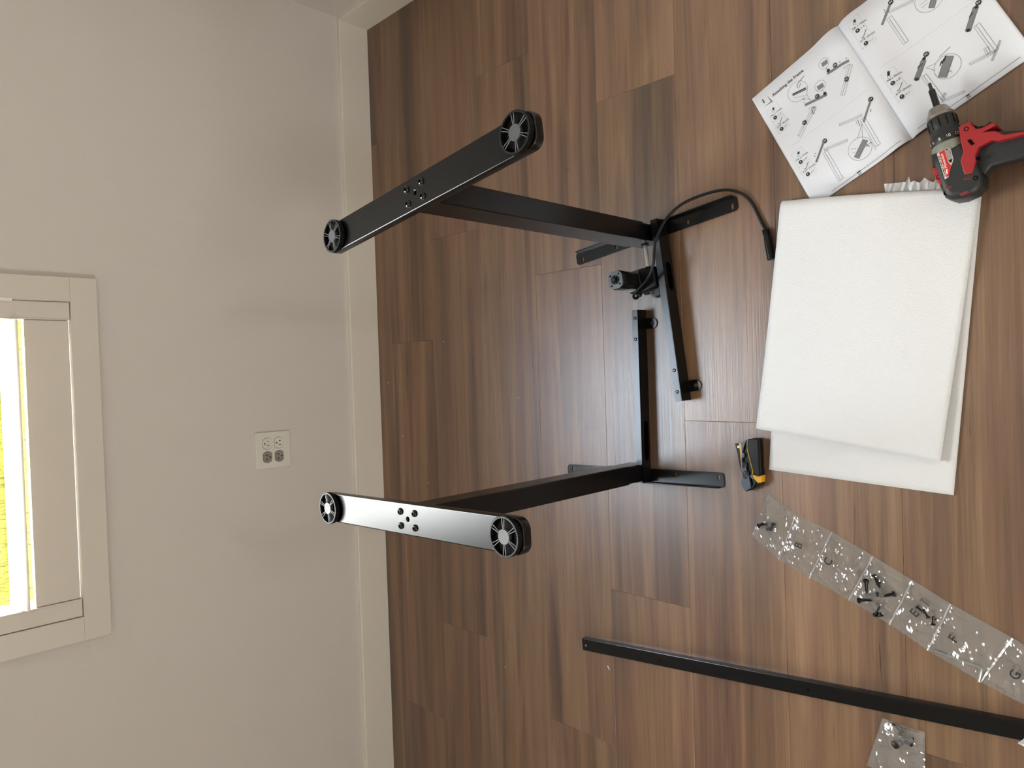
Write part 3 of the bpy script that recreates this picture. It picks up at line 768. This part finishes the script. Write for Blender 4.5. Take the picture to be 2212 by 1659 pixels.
def ring(bm, x, y, r, w, n=30):
    for i in range(n):
        a, b = 2*pi*i/n, 2*pi*(i+1)/n
        stroke(bm, x+r*cos(a), y+r*sin(a), x+r*cos(b), y+r*sin(b), w)
def put_text(bm, x, y, size, txt, align='LEFT', lift=0.0010, bold=0.0):
    me = text_mesh(txt, size, align, 0.0, bold)
    for v in me.vertices: v.co = (v.co.x+x, v.co.y+y, page_z((v.co.x+x)/PU, 0)+lift)
    bm.from_mesh(me); bpy.data.meshes.remove(me)
LW = 0.00042
for it in PRINT:
    k = it[0]; pg = page_of(it[1]); K = inks[(pg, 'k')]; Gk = inks[(pg, 'g')]
    x, y = it[1]*PU, -it[2]*PV
    if k in 'lbus': x2, y2 = it[3]*PU, -it[4]*PV
    if k == 'l': stroke(K, x, y, x2, y2, LW*it[5])
    elif k == 's': 
        L = hypot(x2-x, y2-y); nd = max(2, int(L/0.0022))
        for i in range(0, nd, 2): stroke(Gk, x+(x2-x)*i/nd, y+(y2-y)*i/nd, x+(x2-x)*(i+1)/nd, y+(y2-y)*(i+1)/nd, LW*0.8)
    elif k == 'c': ring(K, x, y, it[3], LW)
    elif k == 'k': disc(K, x, y, it[3])
    elif k == 'd':
        disc(K, x, y, it[3], 0.0011); nb_ = bmesh.new(); put_text(nb_, x, y, it[3]*1.25, it[4], 'CENTER', 0.0016); bm_obj('printed_number', nb_, M_PAPER, book)
    elif k == 'b':
        stroke(K if it[6] < 0.2 else Gk, x, y, x2, y2, it[5], 0.0006)
        d = Vector((x2-x, y2-y)); n = Vector((-d.y, d.x)).normalized()*it[5]/2
        for s in (-1, 1): stroke(K, x+n.x*s, y+n.y*s, x2+n.x*s, y2+n.y*s, LW)
    elif k == 'u':
        d = Vector((x2-x, y2-y)); n = Vector((-d.y, d.x)).normalized()*it[5]/2
        for s in (-1, -0.15, 1): stroke(K if s > -0.5 else Gk, x+n.x*s, y+n.y*s, x2+n.x*s, y2+n.y*s, LW)
        stroke(K, x-n.x, y-n.y, x+n.x, y+n.y, LW); stroke(K, x2-n.x, y2-n.y, x2+n.x, y2+n.y, LW)
    elif k == 'q':
        K2 = Gk; pts = it[1:]; K2.faces.new([K2.verts.new((pts[i]*PU, -pts[i+1]*PV, page_z(pts[i], 0)+0.0005)) for i in range(0, len(pts), 2)])
    elif k == 't': put_text(K, x, y, it[3], it[4], bold=0.0004 if it[4] == '1' else (0.00008 if it[3] > 0.008 else 0.0))
for (pg, k), b_ in inks.items(): bm_obj('printed_drawing', b_, M_INK if k == 'k' else M_INK2, book)['kind'] = 'stuff'

# ------------------------------------------------------------------ cordless drill
M_RED = mat('red_plastic', srgb(150, 24, 28), 0.5, bump=(700, 0.08, 0.0005))
M_DGREY = mat('charcoal_rubber', (0.013, 0.014, 0.015, 1), 0.5, bump=(700, 0.08, 0.0005))
M_GCASE = mat('grey_gearcase', srgb(128, 130, 118), 0.45)
DZ = 0.047
drill = tag(empty('cordless_drill', (0.2652, 0.3080, DZ), atan2(0.24363, 0.96987)), 'red and black cordless drill lying on its side across booklet and foam', 'drill')
AX = Matrix.Rotation(radians(90), 4, 'Y')   # lathe axis -> local x
def dpoly(pts): return [(t, -w) for t, w in pts]
def dprism(name, pts, m, z0, z1, bevel=0.004, parent=None, holes=()):
    return plate_obj(name, dpoly(pts), m, parent or drill, holes=[dpoly(h) for h in holes], th=z1-z0, bevel=bevel, M=Matrix.Translation((0, 0, (z0+z1)/2)), res=4)
tube('bit', [(0.200, 0, 0), (0.2155, 0, 0)], [0.0032, 0.0028], M_DSTEEL, drill, seg=6)
lathe('bit_holder', [(0.0, 0.2030), (0.0048, 0.2030), (0.0054, 0.2015), (0.0054, 0.160)], M_BLKGLOSS, drill, seg=20, M=AX)
lathe('chuck_nose', [(0.0060, 0.1695), (0.0135, 0.1685), (0.0150, 0.1660), (0.0190, 0.1560), (0.0205, 0.1545), (0.0205, 0.1495), (0.0212, 0.1490)], mat('worn_chuck_steel', (0.33, 0.30, 0.28, 1), 0.35, metal=0.9), drill, seg=40, M=AX)
slv = [(0.0150, 0.1500), (0.0208, 0.1495), (0.0222, 0.1470), (0.0224, 0.1300), (0.0216, 0.1260), (0.0228, 0.1225), (0.0230, 0.1180)]
chk = lathe('chuck_sleeve', slv, M_DGREY, drill, seg=48, M=AX)
for k in range(12):
    a = 2*pi*k/12
    tube('grip_groove', [(0.129, 0.0226*sin(a), 0.0226*cos(a)), (0.146, 0.0224*sin(a), 0.0224*cos(a))], 0.0007, M_HOLE, chk, seg=5)
clu = lathe('clutch_ring', [(0.0200, 0.1185), (0.0240, 0.1180), (0.0252, 0.1160), (0.0262, 0.1020), (0.0255, 0.1005)], M_DGREY, drill, seg=48, M=AX)
M_NUM = mat('number_paint', srgb(225, 215, 190), 0.5)
for txt, w in (('4', -0.0245), ('6', -0.0182), ('8', -0.0068), ('10', 0.0068), ('12', 0.0182), ('14', 0.0245)):
    r = 0.0262; a = math.asin(max(-.999, min(.999, w/r)))
    me = text_mesh(txt, 0.0072, 'CENTER', 0.00015)
    # text x -> +w (local -y), text y -> +t (local x), normal outward
    out_n = Vector((0.0, -sin(a), cos(a))); xd = Vector((0, -cos(a), -sin(a))); yd = Vector((1, 0, 0))
    me.transform(Matrix.Translation(Vector((0.1078, 0, 0)) + out_n*(r-0.0002)) @ Matrix((xd, yd, out_n)).transposed().to_4x4())
    link('dial_number', me, M_NUM, clu)
lathe('gear_case', [(0.0240, 0.1008), (0.0268, 0.1004), (0.0280, 0.0960), (0.0285, 0.0860), (0.0270, 0.0800)], M_GCASE, drill, seg=40, M=AX)
# motor housing and handle
body = [(0.0900, -0.0265), (0.0880, 0.0220), (0.0700, 0.0260), (0.0450, 0.0330), (0.0200, 0.0340), (0.0060, 0.0290), (-0.0010, 0.0160), (-0.0020, -0.0020), (0.0015, -0.0160), (0.0105, -0.0255), (0.0320, -0.0280), (0.0680, -0.0290)]
hs = dprism('motor_housing', body, M_DGREY, -0.0290, 0.0290, 0.0115)
handle = [(0.0930, 0.0300), (0.0900, 0.0600), (0.0800, 0.0780), (0.0640, 0.1100), (0.0560, 0.1320), (0.0200, 0.1250), (0.0250, 0.0950), (0.0330, 0.0480), (0.0240, 0.0360), (0.0300, 0.0260), (0.0800, 0.0240)]
dprism('handle', handle, M_DGREY, -0.0170, 0.0170, 0.0075)
dprism('battery', [(0.088, 0.1290), (0.086, 0.1560), (-0.022, 0.1480), (-0.020, 0.1200)], M_DGREY, -0.0320, 0.0320, 0.008)
red = [(0.1127, 0.0241), (0.1134, 0.0420), (0.1057, 0.0424), (0.0974, 0.0464), (0.0945, 0.0531), (0.0961, 0.0682), (0.0922, 0.0725), (0.0892, 0.0711), (0.0874, 0.0548), (0.0813, 0.0690), (0.0697, 0.0778), (0.0600, 0.1080), (0.0560, 0.1060), (0.0632, 0.0689), (0.0690, 0.0608), (0.0675, 0.0420), (0.0563, 0.0340), (0.0490, 0.0333), (0.0297, 0.0231), (0.0324, 0.0112), (0.0570, 0.0115), (0.0700, 0.0195), (0.0850, 0.0204)]
rs = dprism('red_shell', red, M_RED, -0.0296, 0.0296, 0.0022)
dprism('trigger', [(0.1120, 0.0423), (0.1066, 0.0464), (0.1032, 0.0554), (0.1050, 0.0645), (0.0982, 0.0699), (0.0961, 0.0682), (0.0945, 0.0531), (0.0974, 0.0464)], M_BLK2, -0.0085, 0.0085, 0.0025)
dprism('red_back', [(0.0699, -0.0300), (0.0598, -0.0200), (0.0354, -0.0200), (0.0310, -0.0258), (0.0441, -0.0300)], M_RED, -0.0240, 0.0270, 0.002)
dprism('rear_vent', [(0.0131, -0.0094), (0.0133, 0.0047), (0.0015, 0.0110), (0.0010, -0.0014)], mat('dark_red', srgb(120, 28, 34), 0.5), 0.0200, 0.0283, 0.001)
lab = dprism('rating_label', [(0.0852, -0.0160), (0.0871, 0.0016), (0.0816, 0.0047), (0.0641, 0.0038), (0.0559, -0.0017), (0.0393, -0.0107), (0.0382, -0.0163)], mat('label_white', srgb(205, 200, 190), 0.4), 0.0285, 0.0296, 0.0002)
dprism('label_red', [(0.0848, -0.0125), (0.0861, -0.0039), (0.0634, -0.0042), (0.0559, -0.0017), (0.0410, -0.0098), (0.0400, -0.0128)], mat('label_red', srgb(190, 36, 40), 0.4), 0.0290, 0.0299, 0.0, lab)
dprism('label_text_panel', [(0.0861, -0.0030), (0.0858, 0.0010), (0.0812, 0.0034), (0.0650, 0.0028), (0.0600, -0.0008), (0.0640, -0.0032)], M_BLK2, 0.0290, 0.0299, 0.0, lab)
def dtext(txt, size, t, w, rot, m, z, parent):
    me = text_mesh(txt, size, 'LEFT', 0.0001)
    me.transform(Matrix.Translation((t, -w, z)) @ Matrix.Rotation(rot, 4, 'Z'))
    return link('printed_text', me, m, parent)
dtext('Milwaukee', 0.0060, 0.0555, -0.0078, 0.0, mat('label_ink_white', srgb(235, 232, 225), 0.4), 0.0301, lab)
plate_obj('bolt_mark', [(0.0440, 0.0105), (0.0540, 0.0078), (0.0520, 0.0090), (0.0545, 0.0100), (0.0470, 0.0118)], MATS['label_ink_white'], lab, th=0.0002, M=Matrix.Translation((0, 0, 0.0301)))
for q in range(9):
    bev_box('strip_mark', 0.0425+0.0042*q, 0.0445+0.0042*q+0.0008*(q % 3), 0.0137, 0.0152, 0.0296, 0.0298, M_INK, lab, 0)
for q in range(5):
    bev_box('fine_print', 0.066, 0.084, -0.0024+0.0011*q, -0.0020+0.0011*q, 0.0299, 0.0301, mat('label_ink_white', (1, 1, 1, 1)), lab, 0)
for t, w, L in ((0.1035, 0.0337, 0.004), (0.0496, 0.0366, 0.0001), (0.0204, 0.0249, 0.0001), (0.0159, -0.0215, 0.0001), (0.0467, -0.0245, 0.0001)):
    lathe('screw_recess', [(0.0038, 0), (0.0038, 0.0004), (0.0026, 0.0004), (0.0, -0.002)], M_HOLE, drill, seg=14, M=Matrix.Translation((t, -w, 0.0294 if t > .1 else (0.0266 if w < -.02 else 0.0287))))
dprism('forward_switch', [(0.0850, 0.0300), (0.0850, 0.0350), (0.0740, 0.0385), (0.0740, 0.0330)], M_HOLE, 0.0290, 0.0302, 0.0004)
for t, w in ((0.0244, 0.0135), (0.0231, -0.0150)):
    plate_obj('vent_slot', slot(t, -w, 0.010, 0.003, 70), M_RED, drill, holes=[slot(t, -w, 0.008, 0.0014, 70)], th=0.0008, M=Matrix.Translation((0, 0, 0.0290)))

# ------------------------------------------------------------------ folding utility knife
knife = tag(empty('utility_knife', (-0.2175, 0.7270, 0)), 'closed grey and yellow folding utility knife beside the foam sheet', 'knife')
M_KGREY = mat('knife_grey', srgb(74, 80, 90), 0.38, metal=0.3)
M_YEL = mat('yellow_plastic', srgb(214, 160, 34), 0.5)
M_YEL2 = mat('pale_yellow', srgb(230, 182, 100), 0.5)
spine = [(0.0571, -0.0241), (0.0368, -0.0255), (-0.0012, -0.0254), (-0.0210, -0.0278), (-0.0353, -0.0269), (-0.0422, -0.0242), (-0.0516, -0.0059), (-0.0587, 0.0086), (-0.0469, 0.0165), (-0.0353, 0.0177), (-0.0283, 0.0149), (0.0104, 0.0158), (0.0288, 0.0142), (0.0467, 0.0158), (0.0486, 0.0157), (0.0550, 0.0011), (0.0578, -0.0121)]
plate_obj('handle_body', spine, M_BLK2, knife, th=0.018, bevel=0.0035, M=Matrix.Translation((0, 0, 0.0093)), res=3)
blade = [(0.0434, 0.0341), (0.0453, 0.0241), (0.0460, 0.0150), (0.0104, 0.0150), (-0.0283, 0.0145), (-0.0353, 0.0177), (-0.0181, 0.0208), (0.0, 0.0254), (0.0241, 0.0289), (0.0337, 0.0318)]
plate_obj('blade_holder', blade, M_BLK2, knife, th=0.012, bevel=0.0015, M=Matrix.Translation((0, 0, 0.0085)))
ys = [(0.0450, 0.0236), (0.0457, 0.0163), (0.0346, 0.0143), (0.0103, 0.0160), (-0.0264, 0.0150), (-0.0353, 0.0177), (-0.0044, 0.0193), (0.0246, 0.0211)]
plate_obj('yellow_spine', ys, M_YEL2, knife, th=0.006, bevel=0.0008, M=Matrix.Translation((0, 0, 0.0140)))
def ell(cx, cy, a, b, ang=0, n=20):
    c, s = cos(ang), sin(ang)
    return [(cx+a*cos(2*pi*i/n)*c-b*sin(2*pi*i/n)*s, cy+a*cos(2*pi*i/n)*s+b*sin(2*pi*i/n)*c) for i in range(n)]
grey = [(0.0467, 0.0152), (0.0540, 0.0022), (0.0353, 0.0017), (0.0107, -0.0037), (-0.0119, -0.0096), (-0.0178, -0.0079), (-0.0238, -0.0047), (-0.0317, -0.0135), (-0.0373, -0.0154), (-0.0487, -0.0060), (-0.0568, 0.0085), (-0.0459, 0.0160), (-0.0358, 0.0168), (-0.0283, 0.0145), (0.0104, 0.0152), (0.0288, 0.0138)]
scoops = [(0.0205, 0.0115, 0.0046, 0.0019), (-0.0005, 0.0100, 0.0058, 0.0036), (-0.0215, 0.0065, 0.0085, 0.0058)]
plate_obj('grip_inlay', grey, M_KGREY, knife, holes=[ell(*s_) for s_ in scoops], th=0.0052, bevel=0.0008, M=Matrix.Translation((0, 0, 0.0210)))
for cx, cy, a, b in scoops:
    bm = bmesh.new(); lathe_bm(bm, [(1.0, 0.0), (0.85, -0.35), (0.55, -0.75), (0.0, -1.0)], 20, Matrix.Translation((cx, cy, 0.0232)) @ Matrix.Diagonal((a, b, 0.0046, 1)))
    bm_obj('finger_scoop', bm, M_KGREY, knife, smooth=True)
tube('yellow_piping', [(0.0555, 0.0008, 0.0214), (0.0372, 0.0018, 0.0226), (0.0107, -0.0041, 0.0226), (-0.0119, -0.0100, 0.0226), (-0.0195, -0.0086, 0.0222)], 0.0007, M_YEL, knife, seg=8)
plate_obj('yellow_tip', [(-0.0192, -0.0089), (-0.0223, -0.0208), (-0.0205, -0.0282), (-0.0350, -0.0278), (-0.0370, -0.0189), (-0.0240, -0.0049)], M_YEL, knife, th=0.0216, bevel=0.0030, M=Matrix.Translation((0, 0, 0.0116)), res=3)
rub = [(0.0560, -0.0010), (0.0575, -0.0120), (0.0560, -0.0228), (0.0368, -0.0240), (-0.0012, -0.0240), (-0.0190, -0.0255), (-0.0205, -0.0195), (-0.0175, -0.0105), (-0.0119, -0.0112), (0.0107, -0.0053), (0.0353, 0.0003)]
plate_obj('rubber_grip', rub, M_RUB, knife, th=0.0060, bevel=0.0016, M=Matrix.Translation((0, 0, 0.0202)), res=3)
lathe('rivet', [(0.0030, 0), (0.0030, 0.0008), (0.0022, 0.0014), (0.0012, 0.0014), (0.0010, 0.0006), (0, 0.0006)], mat('brass_rivet', (0.75, 0.62, 0.45, 1), 0.3, metal=1), knife, seg=18, M=Matrix.Translation((0.0372, 0.0256, 0.0143)))

# ------------------------------------------------------------------ plastic hardware bags
M_FILM = film_material('clear_poly_bag', (0.955, 0.955, 0.95, 1), 0.085, 0.11, 0.105, (0.75, 0.74, 0.72, 1))
def bag_mesh(c00, c10, c11, c01, seed, amp=0.006, clumps=(), nu=30, nv=30, org=(0, 0)):
    """quad film pouch: c00-c10 runs along the length on one side, c01-c11 on the other; two welded layers."""
    P = [Vector(c) for c in (c00, c10, c11, c01)]
    vs, fs = [], []
    def xy(s, t):
        p = P[0].lerp(P[1], s).lerp(P[3].lerp(P[2], s), t)
        e = 0.0016*noise.noise((s*31, t*29, seed))
        return p.x+e*(0 if t < .01 or t > .99 else 1)-org[0], p.y+e-org[1]
    idx = {}
    for layer in (0, 1):
        for i in range(nu+1):
            for k in range(nv+1):
                s, t = i/nu, k/nv
                edge = i in (0, nu) or k in (0, nv)
                if layer == 1 and edge: idx[(1, i, k)] = idx[(0, i, k)]; continue
                x, y = xy(s, t)
                X, Y = x+org[0], y+org[1]
                if layer == 0: z = 0.0012
                else:
                    env = min(1, 7*min(s, 1-s))*min(1, 8*min(t, 1-t))
                    n1 = 1-abs(noise.noise((X*22, Y*22, seed*3.1)))*2
                    n2 = 1-abs(noise.noise((X*42+4, Y*42, seed*1.7)))*2
                    n3 = noise.noise((X*120, Y*120, seed))
                    z = 0.0026 + env*(amp*0.75*max(0, n1)**2 + amp*0.55*max(0, n2)**2*(0.4+max(0, n1)) + amp*0.22*n3 + amp*0.2)
                    for (cx, cy, cr, ch) in clumps:
                        d2 = ((X-cx)**2+(Y-cy)**2)/cr**2
                        z += ch*math.exp(-d2*1.3)
                idx[(layer, i, k)] = len(vs); vs.append((x, y, z))
    for layer in (0, 1):
        for i in range(nu):
            for k in range(nv):
                q = [idx[(layer, i, k)], idx[(layer, i+1, k)], idx[(layer, i+1, k+1)], idx[(layer, i, k+1)]]
                fs.append(q if layer else q[::-1])
    me = bpy.data.meshes.new('pouch'); me.from_pydata(vs, [], fs); me.update()
    for p in me.polygons: p.use_smooth = False
    return me
SR = [(-0.2798, 0.6946), (-0.3162, 0.6347), (-0.3419, 0.5624), (-0.3788, 0.4859), (-0.4127, 0.4181), (-0.4440, 0.3570), (-0.4836, 0.2651), (-0.5245, 0.1800)]
SL = [(-0.3735, 0.7349), (-0.4171, 0.6750), (-0.4436, 0.6103), (-0.4736, 0.5336), (-0.5053, 0.4599), (-0.5386, 0.3961), (-0.5732, 0.3139), (-0.6020, 0.2300)]
strip = tag(empty('hardware_bag_strip', (-0.43, 0.50, 0)), 'strip of clear plastic screw pouches lettered B to G', 'plastic bags')
SO = (-0.43, 0.50)
CL = {0: [(-0.3456, 0.6935, 0.022, 0.010)], 3: [(-0.4560, 0.4800, 0.026, 0.012)], 4: [(-0.4640, 0.3900, 0.018, 0.009)], 5: [(-0.545, 0.335, 0.03, 0.003)]}
POU = []
for k in range(7):
    pm = bag_mesh(SR[k], SR[k+1], SL[k+1], SL[k], 3.3+k*1.9, 0.0058, CL.get(k, ()), org=SO)
    POU.append(link('pouch', pm, M_FILM, strip))
M_SEAL = film_material('heat_seal_film', (0.93, 0.93, 0.93, 1), 0.12, 0.16, 0.30, (0.8, 0.8, 0.8, 1))
for k in range(1, 7):
    a_, b_ = Vector(SR[k]), Vector(SL[k]); d_ = (b_-a_).normalized(); n_ = Vector((-d_.y, d_.x))
    vs, fs = [], []
    for i in range(41):
        p = a_.lerp(b_, i/40); zz = 0.0036+0.0016*noise.noise((p.x*90, p.y*90, k))
        for q in range(3):
            w_ = (q-1)*0.0016
            vs.append((p.x+n_.x*w_-SO[0], p.y+n_.y*w_-SO[1], zz+(0.0009 if q == 1 else 0)))
    for i in range(40):
        for q in range(2): fs.append((i*3+q, i*3+q+1, i*3+q+4, i*3+q+3))
    me = bpy.data.meshes.new('heat_seal'); me.from_pydata(vs, [], fs); me.update()
    link('heat_seal', me, M_SEAL, strip)
LET = [(1, 'B', -0.3774, 0.6272, -17), (2, 'C', -0.4011, 0.5680, -20), (4, 'E', -0.4711, 0.4136, -36), (5, 'F', -0.5035, 0.3514, -28), (6, 'G', -0.5433, 0.2607, -24)]
for k, ch, x, y, deg in LET:
    me = text_mesh(ch, 0.0215, 'CENTER', 0.0001, 0.0003)
    rz = radians(deg)
    me.transform(Matrix.Translation((x-SO[0], y-SO[1], 0.0115)) @ Matrix.Rotation(rz, 4, 'Z'))
    link('printed_letter', me, M_INK, POU[k])

# loose hardware inside the pouches
def bolt_mesh(r, L, hr, hh):
    bm = bmesh.new()
    lathe_bm(bm, [(0, 0), (r, 0), (r, L), (hr, L), (hr, L+hh*0.6), (hr*0.8, L+hh), (hr*0.45, L+hh), (hr*0.45, L+hh*0.5), (0, L+hh*0.5)], 12)
    me = bpy.data.meshes.new('bolt'); bm.to_mesh(me); bm.free(); shade(me); return me
BM_S = bolt_mesh(0.0029, 0.011, 0.0054, 0.0033)
BM_L = bolt_mesh(0.0030, 0.024, 0.0056, 0.0036)
BM_W = bolt_mesh(0.0019, 0.015, 0.0040, 0.0022)
M_BOLT = mat('black_oxide', (0.015, 0.015, 0.016, 1), 0.3, metal=0.5)
def scatter(n, cx, cy, rad, me, label, group, cat='bolt', name='socket_bolt', zs=0.005):
    for k in range(n):
        a = 2*pi*k/n + random.uniform(-.4, .4); rr = rad*(0.35+0.65*random.random())
        o = link(name, me, M_BOLT, None, (cx+rr*cos(a), cy+rr*sin(a), 0.0072+zs*(k % 2)), (radians(90+random.uniform(-14, 14)), 0, random.uniform(0, 6.28)))
        tag(o, label, cat, group)
scatter(6, -0.3456, 0.6935, 0.015, BM_S, 'short black bolt in the end pouch beside the knife', 'bolts in the end pouch')
scatter(8, -0.4560, 0.4800, 0.020, BM_L, 'long black bolt in the fullest pouch, between letters C and E', 'bolts in the fullest pouch')
scatter(5, -0.4640, 0.3900, 0.011, BM_W, 'small black screw in the pouch lettered E', 'screws in pouch E', 'screw', 'wood_screw')
hk = tag(empty('hex_key', (-0.5353, 0.3844, 0.0048)), 'bent silver hex key inside the pouch lettered F', 'hex key')
hp = [(-0.5353, 0.3844), (-0.5458, 0.3167), (-0.5480, 0.3130), (-0.5515, 0.3117), (-0.5720, 0.3158)]
o = tube('rod', catmull([(x+0.5353, y-0.3844, 0.0) for x, y in hp], 5), 0.0022, mat('zinc', (0.42, 0.43, 0.40, 1), 0.32, metal=0.85), hk, seg=6)

# small separate bag of clips
BO = (-0.745, 0.46)
sb = tag(empty('clip_bag', (BO[0], BO[1], 0)), 'small clear plastic bag of black clips beside the long bar', 'plastic bag')
link('film', bag_mesh((-0.6902, 0.4772), (-0.7940, 0.5080), (-0.8000, 0.4060), (-0.6932, 0.4039), 21.0, 0.0060, [(-0.713, 0.437, 0.024, 0.012)], org=BO), M_FILM, sb)
clipm = plate(rrect(0.016, 0.011, 0.005, 5), [circ(0.0030, 12, 0.002, 0)], 0.008, 0.0015)
for k, (x, y, rz) in enumerate(((-0.7075, 0.4400, .4), (-0.7190, 0.4290, 1.4), (-0.7240, 0.4440, 2.2), (-0.7120, 0.4260, 2.9), (-0.7300, 0.4530, 0.9))):
    o = link('cable_clip', clipm, M_BLK2, None, (x, y, 0.0066+0.0005*k), (random.uniform(-.3, .3), random.uniform(-.3, .3), rz))
    tag(o, 'black plastic cable clip inside the small clear bag', 'clip', 'clips in the small bag')
zt_ = tag(empty('zip_tie', (-0.6920, 0.4577, 0.0065)), 'thin black stick pointing out of the clips in the small bag', 'cable tie')
bev_box('strap', 0, 0.034, -0.0016, 0.0016, -0.0008, 0.0008, M_BLK2, zt_, 0.0004)
bev_box('lock_head', 0.033, 0.039, -0.0030, 0.0030, -0.0018, 0.0022, M_BLK2, zt_, 0.0006)
zt_.rotation_euler = (0, 0, atan2(-0.0206, -0.0170))

# loose plastic film over the near end of the bar
TO = (-0.64, 0.21)
fb = tag(empty('film_scrap', (TO[0], TO[1], 0.0195)), 'scrap of clear plastic film over the near end of the bar', 'plastic film')
link('film', bag_mesh((-0.655, 0.2575), (-0.690, 0.150), (-0.590, 0.140), (-0.636, 0.2440), 33.0, 0.005, (), 20, 16, org=TO), film_material('cloudy_film', (0.85, 0.85, 0.85, 1), 0.05, 0.12, 0.45, (0.75, 0.75, 0.75, 1)), fb)

# ------------------------------------------------------------------ foam crumbs on the floor
bm = bmesh.new(); bmesh.ops.create_icosphere(bm, subdivisions=1, radius=0.0016)
for v in bm.verts: v.co *= 1+0.35*noise.noise(v.co*900)
crm = bpy.data.meshes.new('crumb'); bm.to_mesh(crm); bm.free()
CR = [(-0.0244, 2.0688, 'by the baseboard below the outlet'), (-0.2091, 1.9933, 'between the baseboard and the shining foot'), (-0.0760, 1.4314, 'alone on the planks between the two legs'), (-0.2706, 1.2817, 'next to the far bracket of the motorless leg'),
      (0.1014, 1.7601, 'farthest back between the two feet'), (-0.7733, 1.1381, 'beside the far end of the long bar'), (-0.3580, 1.8619, 'just behind the shining foot'), (-0.8761, 1.5247, 'toward the wall from the long bar')]
for k, (x, y, w) in enumerate(CR):
    o = link('foam_crumb', crm, mat('crumb_white', (0.8, 0.79, 0.76, 1), 0.7), None, (x, y, 0.0013), (0, 0, k))
    if k == 5: o.scale = (4.5, 0.6, 0.8); o.rotation_euler = (0, 0, 0.6)
    tag(o, 'tiny white foam crumb ' + w, 'crumb', 'foam crumbs on the floor')
